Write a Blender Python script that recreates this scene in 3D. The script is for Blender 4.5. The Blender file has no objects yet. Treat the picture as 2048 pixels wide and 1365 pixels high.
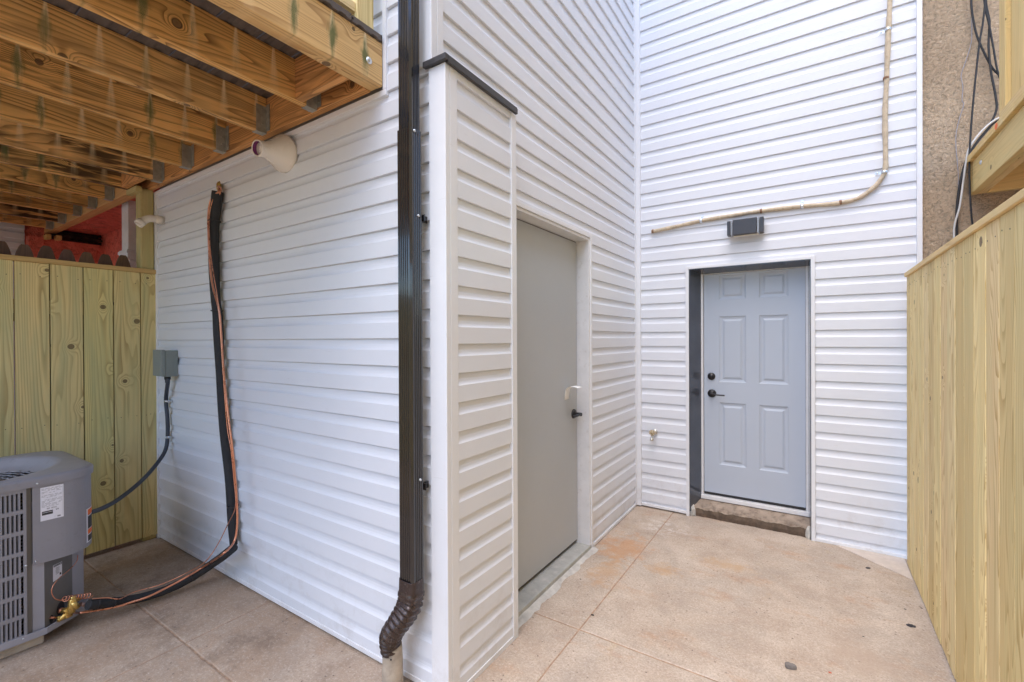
import bpy, bmesh, math, random
from mathutils import Vector, Matrix, noise as mnoise
random.seed(7)
R_ = math.radians
scn = bpy.context.scene
COL = scn.collection

# ------------------------------------------------------------------ camera
CAM = Vector((0.0, 0.0, 1.47)); FPX = 915.4
yaw, pitch, roll = R_(33.4), R_(-.22), R_(-.27)
F0 = Vector((-math.sin(yaw), math.cos(yaw), 0)); R0 = Vector((math.cos(yaw), math.sin(yaw), 0)); U0 = Vector((0, 0, 1))
Fw = math.cos(pitch)*F0 + math.sin(pitch)*U0; Up = math.cos(pitch)*U0 - math.sin(pitch)*F0
Rt = math.cos(roll)*R0 + math.sin(roll)*Up; Up = math.cos(roll)*Up - math.sin(roll)*R0
cd = bpy.data.cameras.new('camera'); cam = bpy.data.objects.new('camera', cd); COL.objects.link(cam)
cd.lens = FPX/2048*36; cd.sensor_width = 36; cd.clip_start = .02; cd.clip_end = 500
M = Matrix((Rt, Up, -Fw)).transposed().to_4x4(); M.translation = CAM
cam.matrix_world = M; scn.camera = cam

# ------------------------------------------------------------------ world, sun, exposure
SUN_EL, SUN_ROT = R_(67), R_(182)
w = bpy.data.worlds.new('World'); scn.world = w; w.use_nodes = True
nt = w.node_tree; nt.nodes.clear()
sky = nt.nodes.new('ShaderNodeTexSky'); sky.sky_type = 'NISHITA'; sky.sun_disc = False
sky.sun_elevation = SUN_EL; sky.sun_rotation = SUN_ROT; sky.dust_density = 2.0; sky.ozone_density = 1.0; sky.air_density = 1.0
hs = nt.nodes.new('ShaderNodeHueSaturation'); hs.inputs['Saturation'].default_value = 1.35
bg = nt.nodes.new('ShaderNodeBackground'); bg.inputs['Strength'].default_value = .15
wo = nt.nodes.new('ShaderNodeOutputWorld')
nt.links.new(sky.outputs[0], hs.inputs['Color']); nt.links.new(hs.outputs[0], bg.inputs[0]); nt.links.new(bg.outputs[0], wo.inputs[0])
sd = bpy.data.lights.new('sun', 'SUN'); sd.energy = .8; sd.angle = R_(70); sd.color = (1, 1, .995)
so = bpy.data.objects.new('sun', sd); COL.objects.link(so)
sdir = Vector((math.sin(SUN_ROT)*math.cos(SUN_EL), math.cos(SUN_ROT)*math.cos(SUN_EL), math.sin(SUN_EL)))
so.rotation_euler = sdir.to_track_quat('Z', 'Y').to_euler(); so.location = (0, 0, 9)
vs = scn.view_settings; vs.view_transform = 'Standard'; vs.look = 'None'; vs.gamma = 1; vs.use_curve_mapping = False
vs.exposure = 1.64
scn.cycles.max_bounces = 10; scn.cycles.diffuse_bounces = 7

# ------------------------------------------------------------------ node helpers
def mat(name):
    m = bpy.data.materials.new(name); m.use_nodes = True
    n = m.node_tree; b = n.nodes['Principled BSDF']
    return m, n, b
class G:
    """small node graph writer"""
    def __init__(s, nt): s.nt = nt
    def n(s, t, **k):
        x = s.nt.nodes.new(t)
        for a, v in k.items(): setattr(x, a, v)
        return x
    def put(s, sock, v):
        if v is None: return
        if hasattr(v, 'node') or isinstance(v, bpy.types.NodeSocket): s.nt.links.new(v, sock)
        else: sock.default_value = v
    def m(s, op, a, b=None, c=None, clamp=False):
        x = s.n('ShaderNodeMath', operation=op, use_clamp=clamp)
        s.put(x.inputs[0], a); s.put(x.inputs[1], b)
        if c is not None: s.put(x.inputs[2], c)
        return x.outputs[0]
    def mix(s, f, a, b, mode='MIX'):
        x = s.n('ShaderNodeMix', data_type='RGBA', blend_type=mode)
        s.put(x.inputs[0], f)
        for q, v in ((6, a), (7, b)):
            if isinstance(v, tuple) and len(v) == 3: v = (*v, 1)
            s.put(x.inputs[q], v)
        return x.outputs[2]
    def rng(s, v, a, b, c=0., d=1., smooth=False):
        x = s.n('ShaderNodeMapRange'); x.clamp = True
        if smooth: x.interpolation_type = 'SMOOTHSTEP'
        s.put(x.inputs[0], v)
        for i, q in enumerate((a, b, c, d)): x.inputs[i+1].default_value = q
        return x.outputs[0]
    def noise(s, vec, scale, detail=2, rough=.5, dist=0., col=False):
        x = s.n('ShaderNodeTexNoise'); s.put(x.inputs['Vector'], vec)
        x.inputs['Scale'].default_value = scale; x.inputs['Detail'].default_value = detail
        x.inputs['Roughness'].default_value = rough; x.inputs['Distortion'].default_value = dist
        return x.outputs['Color' if col else 'Fac']
    def vor(s, vec, scale, out='Distance', rnd=1.):
        x = s.n('ShaderNodeTexVoronoi'); s.put(x.inputs['Vector'], vec); x.inputs['Scale'].default_value = scale
        x.inputs['Randomness'].default_value = rnd
        return (x.outputs['Distance'], x.outputs['Color'])
    def xyz(s, a, b, c):
        x = s.n('ShaderNodeCombineXYZ'); s.put(x.inputs[0], a); s.put(x.inputs[1], b); s.put(x.inputs[2], c); return x.outputs[0]
    def sep(s, v):
        x = s.n('ShaderNodeSeparateXYZ'); s.put(x.inputs[0], v); return x.outputs
    def uv(s): return s.sep(s.n('ShaderNodeUVMap', uv_map='UVMap').outputs[0])
    def attr(s, nm): return s.n('ShaderNodeAttribute', attribute_name=nm).outputs['Fac']
    def obj(s): return s.n('ShaderNodeTexCoord').outputs['Object']
    def vmul(s, v, t):
        x = s.n('ShaderNodeVectorMath', operation='MULTIPLY'); s.put(x.inputs[0], v); x.inputs[1].default_value = t; return x.outputs[0]
    def bump(s, h, strength, dist=.002, prev=None):
        x = s.n('ShaderNodeBump'); s.put(x.inputs['Height'], h); x.inputs['Strength'].default_value = strength
        x.inputs['Distance'].default_value = dist
        if prev is not None: s.put(x.inputs['Normal'], prev)
        return x.outputs[0]

def simple(name, col, rough=.5, metal=0., var=.06, scale=6., bump=0., bscale=200., spec=.5, dirt=None):
    m, n, b = mat(name); g = G(n)
    o = g.obj(); f = g.noise(o, scale, 4, .6)
    k = g.rng(f, .3, .7, 1-var, 1+var)
    c = g.mix(1., (*col, 1), g.xyz(k, k, k), 'MULTIPLY')
    if dirt:
        dcol, amt, dsc = dirt
        d = g.rng(g.noise(o, dsc, 5, .65), .62-amt*.2, .72, 0, amt)
        c = g.mix(d, c, dcol)
    g.put(b.inputs['Base Color'], c); b.inputs['Metallic'].default_value = metal
    g.put(b.inputs['Roughness'], g.rng(f, .3, .7, max(.05, rough-.07), min(1, rough+.07)))
    b.inputs['Specular IOR Level'].default_value = spec
    if bump: g.put(b.inputs['Normal'], g.bump(g.noise(o, bscale, 3, .6), bump, .002))
    return m

def wood(name, light, dark, knot=(.09, .05, .03), rings=11., contrast=.55, green=None, black=0., rough=.62, hue=.10, knots=.55, drip_light=0., vscale=7.):
    m, n, b = mat(name); g = G(n)
    u, v, _ = g.uv(); r = g.attr('rnd')
    r40 = g.m('MULTIPLY', r, 57.3)
    # knots, isotropic in u and v
    kv = g.xyz(g.m('ADD', g.m('MULTIPLY', u, 2.3), g.m('MULTIPLY', r, 31.)), g.m('ADD', g.m('MULTIPLY', v, 5.5), g.m('MULTIPLY', r, 17.3)), 0.)
    vo = g.n('ShaderNodeTexVoronoi', voronoi_dimensions='2D'); g.put(vo.inputs['Vector'], kv); vo.inputs['Scale'].default_value = 1.
    ksel = g.sep(vo.outputs['Color'])[0]
    dpos = g.n('ShaderNodeVectorMath', operation='SUBTRACT'); g.put(dpos.inputs[0], kv); g.put(dpos.inputs[1], vo.outputs['Position'])
    dx, dy, dz = g.sep(dpos.outputs[0])
    dist = g.m('SQRT', g.m('ADD', g.m('ADD', g.m('POWER', g.m('ABSOLUTE', g.m('DIVIDE', dx, 2.3)), 2.), g.m('POWER', g.m('ABSOLUTE', g.m('DIVIDE', dy, 5.5)), 2.)), 0.))
    on = g.m('GREATER_THAN', ksel, 1-knots)
    kr = g.m('ADD', .006, g.m('MULTIPLY', g.sep(vo.outputs['Color'])[1], .010))
    kd = g.m('DIVIDE', dist, kr)
    kmask = g.m('MULTIPLY', g.rng(kd, 1.15, .75), on)
    kring = g.m('MULTIPLY', g.rng(g.m('ABSOLUTE', g.m('SUBTRACT', kd, 1.0)), .28, .05), on)
    halo = g.m('MULTIPLY', g.m('POWER', 2.718, g.m('MULTIPLY', g.m('POWER', g.m('DIVIDE', dist, .035), 2.), -1.)), on)
    # growth rings: contour lines of a stretched noise
    nz = g.noise(g.xyz(g.m('MULTIPLY', u, .55), g.m('MULTIPLY', v, vscale), r40), 1., 1.5, .4)
    nz = g.m('ADD', nz, g.m('MULTIPLY', halo, .16))
    ph = g.m('MULTIPLY', nz, rings*2)
    ph = g.m('ADD', ph, g.m('MULTIPLY', v, 40.))
    fr = g.m('FRACT', ph)
    line = g.rng(fr, .45, .97, 0, 1)
    line = g.m('MULTIPLY', line, g.rng(fr, 1.0, .95))
    line = g.m('MULTIPLY', line, g.rng(g.noise(g.xyz(g.m('MULTIPLY', u, 1.2), g.m('MULTIPLY', v, 14.), r40), 1., 2), .3, .65, .35, 1))
    fib = g.noise(g.xyz(g.m('MULTIPLY', u, 5.), g.m('MULTIPLY', v, 260.), r40), 1., 3, .6)
    blot = g.noise(g.xyz(g.m('MULTIPLY', u, 1.3), g.m('MULTIPLY', v, 3.), r40), 1.5, 3, .55)
    c = g.mix(g.m('MULTIPLY', line, contrast), (*light, 1), (*dark, 1))
    c = g.mix(g.rng(fib, .3, .75, 0, .28), c, (*[d*.72+l*.1 for d, l in zip(dark, light)], 1))
    sh = g.rng(r, 0, 1, 1-hue, 1+hue)
    c = g.mix(1., c, g.xyz(sh, g.m('MULTIPLY', sh, g.rng(g.m('FRACT', g.m('MULTIPLY', r, 7.13)), 0, 1, .965, 1.03)), g.m('MULTIPLY', sh, g.rng(g.m('FRACT', g.m('MULTIPLY', r, 3.7)), 0, 1, .88, 1.08))), 'MULTIPLY')
    c = g.mix(g.rng(blot, .4, .75, 0, .35), c, (*[x*.8 for x in light], 1))
    if green:
        gn = g.noise(g.xyz(g.m('MULTIPLY', u, 1.1), g.m('MULTIPLY', v, 9.), g.m('ADD', r40, 9.)), 1.7, 3, .55)
        c = g.mix(g.rng(gn, .42, .72, 0, green[3]), c, (*green[:3], 1))
    if black:
        bn = g.noise(g.xyz(g.m('MULTIPLY', u, 3.5), g.m('MULTIPLY', v, 30.), g.m('ADD', r40, 21.)), 1.0, 3, .5, .6)
        bn2 = g.noise(g.xyz(g.m('MULTIPLY', u, 2.), g.m('MULTIPLY', v, 6.), g.m('ADD', r40, 51.)), 1.0, 2)
        bk = g.m('MULTIPLY', g.m('MULTIPLY', g.rng(bn, .42, .51), g.rng(bn2, .37, .52)), g.rng(g.m('FRACT', g.m('MULTIPLY', r, 5.31)), .3, .75, .15, 1))
        c = g.mix(g.m('MULTIPLY', bk, black), c, (.03, .016, .008, 1))
    if drip_light:
        # below the deck board gaps: green algae drips, and pale streaks painting leaked daylight
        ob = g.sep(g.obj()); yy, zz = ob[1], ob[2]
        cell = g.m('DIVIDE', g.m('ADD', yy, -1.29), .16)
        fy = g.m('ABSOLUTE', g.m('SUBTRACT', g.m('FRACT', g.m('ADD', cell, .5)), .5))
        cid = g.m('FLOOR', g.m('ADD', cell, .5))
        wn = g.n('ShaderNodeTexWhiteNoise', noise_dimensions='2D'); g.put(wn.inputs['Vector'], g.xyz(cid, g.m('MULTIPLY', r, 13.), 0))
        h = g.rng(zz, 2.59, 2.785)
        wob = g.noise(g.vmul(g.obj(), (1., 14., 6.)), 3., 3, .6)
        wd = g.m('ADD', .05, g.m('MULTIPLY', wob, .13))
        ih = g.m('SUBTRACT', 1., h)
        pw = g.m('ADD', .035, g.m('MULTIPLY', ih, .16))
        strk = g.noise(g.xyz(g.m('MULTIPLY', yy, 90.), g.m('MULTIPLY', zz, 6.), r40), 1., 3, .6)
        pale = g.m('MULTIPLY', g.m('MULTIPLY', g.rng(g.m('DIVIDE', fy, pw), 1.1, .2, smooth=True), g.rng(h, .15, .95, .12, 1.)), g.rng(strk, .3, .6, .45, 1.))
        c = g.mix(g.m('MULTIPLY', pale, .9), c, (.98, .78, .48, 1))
        gsel = g.rng(wn.outputs['Value'], .50, .62)
        e_ = g.m('ADD', g.m('DIVIDE', fy, .17), g.m('MULTIPLY', g.m('SUBTRACT', wob, .5), 1.5))
        e_ = g.m('ADD', e_, g.m('MULTIPLY', g.m('ABSOLUTE', g.m('SUBTRACT', h, .5)), 1.5))
        e_ = g.m('ADD', e_, g.m('MULTIPLY', g.m('SUBTRACT', strk, .5), .7))
        gm = g.m('MULTIPLY', g.rng(e_, 1.15, .15, smooth=True), gsel)
        c = g.mix(g.m('MULTIPLY', gm, drip_light), c, (.10, .125, .04, 1))
    c = g.mix(g.m('MULTIPLY', kring, .75), c, (*[k*.45 for k in knot], 1))
    c = g.mix(g.m('MULTIPLY', kmask, .8), c, (*knot, 1))
    g.put(b.inputs['Base Color'], c); b.inputs['Roughness'].default_value = rough
    b.inputs['Specular IOR Level'].default_value = .3
    h = g.m('ADD', g.m('MULTIPLY', fib, .5), g.m('MULTIPLY', line, .5))
    g.put(b.inputs['Normal'], g.bump(h, .25, .0012))
    return m

def vinyl(name, col, dirt=.0):
    m, n, b = mat(name); g = G(n); o = g.obj(); x, y, z = g.sep(o)
    f = g.noise(o, 1.3, 3, .6)
    k = g.rng(f, .3, .7, .975, 1.02)
    c = g.mix(1., (*col, 1), g.xyz(k, k, k), 'MULTIPLY')
    # grime: blotches hugging the lowest course and a few scuffs
    g1 = g.noise(o, 9., 6, .7)
    low = g.rng(z, .05, .45, 1, 0)
    d = g.m('MULTIPLY', g.rng(g1, .50, .74), g.m('ADD', g.m('MULTIPLY', low, .30), .02))
    c = g.mix(d, c, (.33, .25, .17, 1))
    sc = g.m('MULTIPLY', g.rng(g.noise(g.vmul(o, (6., 6., 60.)), 1.5, 3, .6), .70, .74), .18)
    c = g.mix(sc, c, (.42, .38, .33, 1))
    g.put(b.inputs['Base Color'], c); b.inputs['Roughness'].default_value = .42; b.inputs['Specular IOR Level'].default_value = .4
    grain = g.noise(g.vmul(o, (9., 9., 160.)), 2., 4, .6, .8)
    wav = g.noise(g.vmul(o, (1., 1., 2.2)), 2.3, 2)
    g.put(b.inputs['Normal'], g.bump(wav, .12, .03, g.bump(grain, .14, .0012)))
    return m

def concrete(name):
    m, n, b = mat(name); g = G(n); o = g.obj(); x, y, z = g.sep(o)
    big = g.noise(o, .9, 5, .6); mid = g.noise(o, 5., 5, .65); fine = g.noise(o, 95., 4, .75); ff = g.noise(o, 260., 2, .6)
    c = g.mix(g.rng(big, .35, .65), (.54, .44, .345, 1), (.70, .61, .51, 1))
    c = g.mix(g.rng(mid, .36, .62, 0, .6), c, (.40, .30, .225, 1))
    c = g.mix(g.rng(g.noise(o, 2.1, 7, .72, .6), .46, .62, 0, .6), c, (.40, .345, .29, 1))
    c = g.mix(g.rng(g.noise(o, 14., 6, .7), .5, .75, 0, .45), c, (.63, .54, .45, 1))
    # rusty orange blotches
    rr = g.noise(g.vmul(o, (1., 1.6, 1.)), 2.7, 5, .7)
    c = g.mix(g.rng(rr, .56, .72, 0, .6), c, (.50, .27, .13, 1))
    yl = g.noise(g.vmul(o, (1.3, 1., 1.)), 4.1, 3, .6)
    c = g.mix(g.rng(yl, .64, .76, 0, .35), c, (.52, .38, .18, 1))
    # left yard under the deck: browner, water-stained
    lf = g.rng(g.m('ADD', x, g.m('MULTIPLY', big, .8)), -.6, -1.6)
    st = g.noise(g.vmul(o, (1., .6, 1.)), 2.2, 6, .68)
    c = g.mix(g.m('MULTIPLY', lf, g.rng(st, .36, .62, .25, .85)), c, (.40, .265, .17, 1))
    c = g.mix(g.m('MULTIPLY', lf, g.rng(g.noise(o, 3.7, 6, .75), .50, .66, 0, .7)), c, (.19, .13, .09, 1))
    # aggregate
    dv, cv = g.vor(o, 140.); cr = g.sep(cv)
    c = g.mix(g.m('MULTIPLY', g.m('GREATER_THAN', cr[0], .80), g.rng(dv, .42, .2, 0, .5)), c, (.21, .15, .115, 1))
    c = g.mix(g.m('MULTIPLY', g.m('LESS_THAN', cr[0], .16), g.rng(dv, .45, .2, 0, .5)), c, (.74, .66, .57, 1))
    dv2, cv2 = g.vor(o, 42.)
    c = g.mix(g.m('MULTIPLY', g.m('GREATER_THAN', g.sep(cv2)[1], .86), g.rng(dv2, .24, .1, 0, .85)), c, (.10, .07, .055, 1))
    c = g.mix(g.rng(fine, .38, .62, 0, .55), c, (.30, .235, .185, 1))
    c = g.mix(g.rng(g.noise(o, 55., 4, .8), .52, .68, 0, .35), c, (.68, .60, .51, 1))
    # pale scratches
    sx = g.noise(g.vmul(o, (3., 40., 1.)), 1.1, 2, .5, .3); sm = g.noise(o, 1.7, 2)
    c = g.mix(g.m('MULTIPLY', g.m('MULTIPLY', g.rng(g.m('ABSOLUTE', g.m('SUBTRACT', sx, .5)), .006, .0), g.rng(sm, .58, .64)), .35), c, (.66, .62, .58, 1))
    for (cx_, cy_, rx_, ry_, colr) in ((-1.12, 3.12, .22, .30, (.52, .26, .11)), (-.80, 2.95, .14, .10, (.50, .30, .14)), (-.45, 3.25, .22, .08, (.50, .33, .18)), (.18, 2.62, .25, .18, (.44, .34, .26)), (-1.1, 2.75, .12, .3, (.50, .31, .17))):
        ax_ = g.m('DIVIDE', g.m('ADD', x, -cx_), rx_); ay_ = g.m('DIVIDE', g.m('ADD', y, -cy_), ry_)
        rd = g.m('SQRT', g.m('ADD', g.m('MULTIPLY', ax_, ax_), g.m('MULTIPLY', ay_, ay_)))
        rd = g.m('ADD', rd, g.m('MULTIPLY', g.m('SUBTRACT', g.noise(o, 13., 6, .75), .5), 3.2))
        c = g.mix(g.rng(rd, 1.0, .1, 0, .6, smooth=True), c, (*colr, 1))
    # white splash near the inner corner
    px = g.m('ADD', x, .98); py = g.m('ADD', y, -3.62)
    dd = g.m('SQRT', g.m('ADD', g.m('MULTIPLY', px, px), g.m('MULTIPLY', g.m('MULTIPLY', py, py), 1.7)))
    wsp = g.m('MULTIPLY', g.rng(dd, .26, .05), g.rng(g.noise(o, 16., 5, .75), .50, .66))
    c = g.mix(g.m('MULTIPLY', wsp, .75), c, (.80, .78, .75, 1))
    g.put(b.inputs['Base Color'], c)
    g.put(b.inputs['Roughness'], g.rng(mid, .3, .7, .7, .92)); b.inputs['Specular IOR Level'].default_value = .25
    h = g.m('ADD', g.m('MULTIPLY', fine, .7), g.m('MULTIPLY', mid, 2.2))
    g.put(b.inputs['Normal'], g.bump(h, .55, .004, g.bump(ff, .3, .001)))
    return m

def stucco(name, a, bcol, s=1.):
    m, n, b = mat(name); g = G(n); o = g.obj()
    big = g.noise(o, 2.2, 5, .65); d1 = g.noise(o, 38*s, 5, .72, .5); d2 = g.noise(o, 110*s, 3, .7)
    c = g.mix(g.rng(big, .35, .68), (*a, 1), (*bcol, 1))
    c = g.mix(g.rng(d1, .50, .36, 0, .6), c, (*[k*.5 for k in bcol], 1))  # pits darkened in colour, painted shading for the stipple
    c = g.mix(g.rng(g.noise(g.vmul(o, (2., 2., .5)), 2.4, 4, .7), .6, .72, 0, .35), c, (.30, .18, .12, 1))
    g.put(b.inputs['Base Color'], c); b.inputs['Roughness'].default_value = .95; b.inputs['Specular IOR Level'].default_value = .1
    g.put(b.inputs['Normal'], g.bump(d1, 1., .055, g.bump(d2, .9, .012)))
    return m

VW = vinyl('white_vinyl', (.72, .74, .785)); VT = vinyl('white_vinyl_trim', (.75, .76, .785))
W_PALE = wood('new_fence_pine', (.94, .76, .40), (.52, .32, .09), green=(.52, .52, .26, .25), contrast=1., hue=.14, knots=.42, rings=14)
W_GREEN = wood('treated_green_pine', (.82, .68, .34), (.38, .25, .09), green=(.40, .44, .23, .5), contrast=.8, hue=.10, knots=.6, rings=9, knot=(.12, .075, .04))
W_CAP = wood('cap_rail_pine', (.62, .42, .18), (.42, .25, .09), contrast=.5, hue=.06, knots=.1)
W_DECK = wood('deck_framing_pine', (.95, .54, .19), (.16, .065, .016), contrast=1., hue=.10, black=.95, knots=.3, drip_light=.85, rings=12)
W_LEDG = wood('ledger_pine', (.80, .40, .15), (.20, .08, .025), contrast=1., hue=.05, black=.6, knots=.5)
W_RIM = wood('rim_joist_pine', (.78, .52, .24), (.34, .16, .05), contrast=1., hue=.05, knots=.35, drip_light=.9, rings=9)
W_POST = wood('round_edge_post_pine', (.55, .45, .20), (.36, .26, .10), contrast=.5, green=(.36, .37, .16, .5), knots=.4)
W_NEW = wood('neighbour_deck_pine', (.84, .61, .28), (.52, .35, .14), contrast=.6, green=(.56, .52, .26, .35), knots=.15)
W_OLD = wood('weathered_picket', (.17, .10, .075), (.07, .045, .04), contrast=.6, hue=.2, knots=.2)
COMP = simple('grey_composite_board', (.12, .098, .085), .75, var=.2, scale=25, bump=.4)
GALV = simple('galvanised_steel', (.42, .41, .36), .5, .55, var=.2, scale=40)
ZINC = simple('zinc_strap', (.70, .74, .78), .3, .9, var=.15, scale=60)
BRONZE = simple('bronze_gutter_paint', (.018, .016, .017), .16, .25, var=.12, scale=8, dirt=((.22, .2, .17), .18, 160.))
RUSTED = simple('scuffed_brown_aluminium', (.06, .042, .038), .26, .4, var=.2, scale=12, dirt=((.45, .42, .42), .25, 60.))
BLACKT = simple('black_cap_trim', (.045, .043, .045), .45, var=.3, scale=60)
CONCM = concrete('old_concrete')
DIRTJ = simple('joint_dirt', (.36, .24, .16), .95, var=.4, scale=30)
STUC = stucco('tan_stucco', (.90, .70, .50), (.74, .56, .39), 1.25)
RED = stucco('red_painted_masonry', (.88, .24, .18), (.78, .19, .14), .3)
BURNT = simple('charred_lath', (.03, .022, .02), .9, var=.8, scale=30, dirt=((.20, .12, .08), .7, 12.), bump=.6, bscale=30)
GREYDOOR = simple('grey_door_paint', (.435, .45, .46), .42, var=.03, scale=2, dirt=((.22, .2, .18), .12, 60.))
BLUEDOOR = simple('pale_grey_door_paint', (.45, .50, .58), .38, var=.02, scale=2)
DARKREV = simple('dark_reveal_metal', (.10, .11, .135), .14, .35, var=.12, scale=5)
WHITEP = simple('white_painted_frame', (.72, .72, .73), .4, var=.05, scale=12, dirt=((.4, .35, .3), .25, 30.))
STEPC = simple('worn_step_concrete', (.34, .27, .21), .9, var=.25, scale=9, bump=1., bscale=60, dirt=((.12, .085, .06), .75, 22.))
PATCH = simple('grey_mortar_patch', (.52, .50, .46), .9, var=.2, scale=20, bump=.8, bscale=60)
SILLC = simple('grey_door_sill_concrete', (.40, .40, .37), .8, var=.15, scale=14, bump=.5, bscale=90, dirt=((.62, .58, .54), .5, 18.))
BLK = simple('matte_black', (.018, .018, .02), .4, var=.2, scale=50)
RUB = simple('black_rubber', (.02, .02, .022), .65, var=.3, scale=40)
FOAM = simple('black_foam_insulation', (.022, .022, .024), .8, var=.3, scale=25, bump=.5, bscale=150)
COPPER = simple('copper_tube', (.72, .32, .20), .3, .85, var=.15, scale=30)
BRASS = simple('brass_valve', (.62, .42, .13), .32, .85, var=.25, scale=40)
PVC = simple('white_pvc', (.78, .72, .64), .25, var=.03, scale=8)
PURP = simple('purple_primer', (.22, .05, .20), .4)
CONDB = simple('blue_grey_conduit', (.045, .055, .075), .5, var=.15)
DISC = simple('grey_green_enclosure', (.235, .27, .26), .45, .1, var=.06)
ACP = simple('grey_unit_paint', (.265, .262, .29), .38, .0, var=.05, scale=8, dirt=((.13, .11, .09), .2, 40.))
ACL = simple('lighter_unit_paint', (.33, .33, .37), .4, .0, var=.05, scale=8)
ACD = simple('unit_dark_paint', (.155, .15, .145), .42, .1, var=.08, scale=8)
COIL = simple('condenser_coil', (.035, .022, .018), .6, .3, var=.6, scale=50)
LABEL = simple('white_label', (.78, .78, .84), .45, var=.02)
INK = simple('label_ink', (.25, .25, .28), .6)
INKD = simple('label_dark_ink', (.03, .03, .035), .5)
ORNG = simple('orange_marking', (.85, .17, .03), .6)
BRONZE.node_tree.nodes['Principled BSDF'].inputs['Coat Weight'].default_value = .8; BRONZE.node_tree.nodes['Principled BSDF'].inputs['Coat Roughness'].default_value = .08
PIPEC = simple('weathered_pipe', (.40, .34, .27), .9, var=.25, scale=14, bump=.6, bscale=60, dirt=((.15, .11, .08), .4, 25.))
BEIGEC = simple('old_cable_jacket', (.55, .45, .32), .7, var=.15, scale=20, bump=.5, bscale=80, dirt=((.28, .20, .13), .6, 35.))
LAMPH = simple('graphite_lamp_metal', (.05, .048, .052), .35, .3, var=.1)
m, n, b = mat('clear_lamp_glass'); b.inputs['Transmission Weight'].default_value = .7; b.inputs['Roughness'].default_value = .12; b.inputs['Base Color'].default_value = (.85, .88, .93, 1); GLASS = m
CHROME = simple('chrome', (.7, .68, .62), .25, .95, var=.2, scale=60)
GREYW = simple('pale_cable', (.55, .54, .52), .6)
THINW = simple('thin_grey_wire', (.33, .31, .33), .6)

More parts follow.
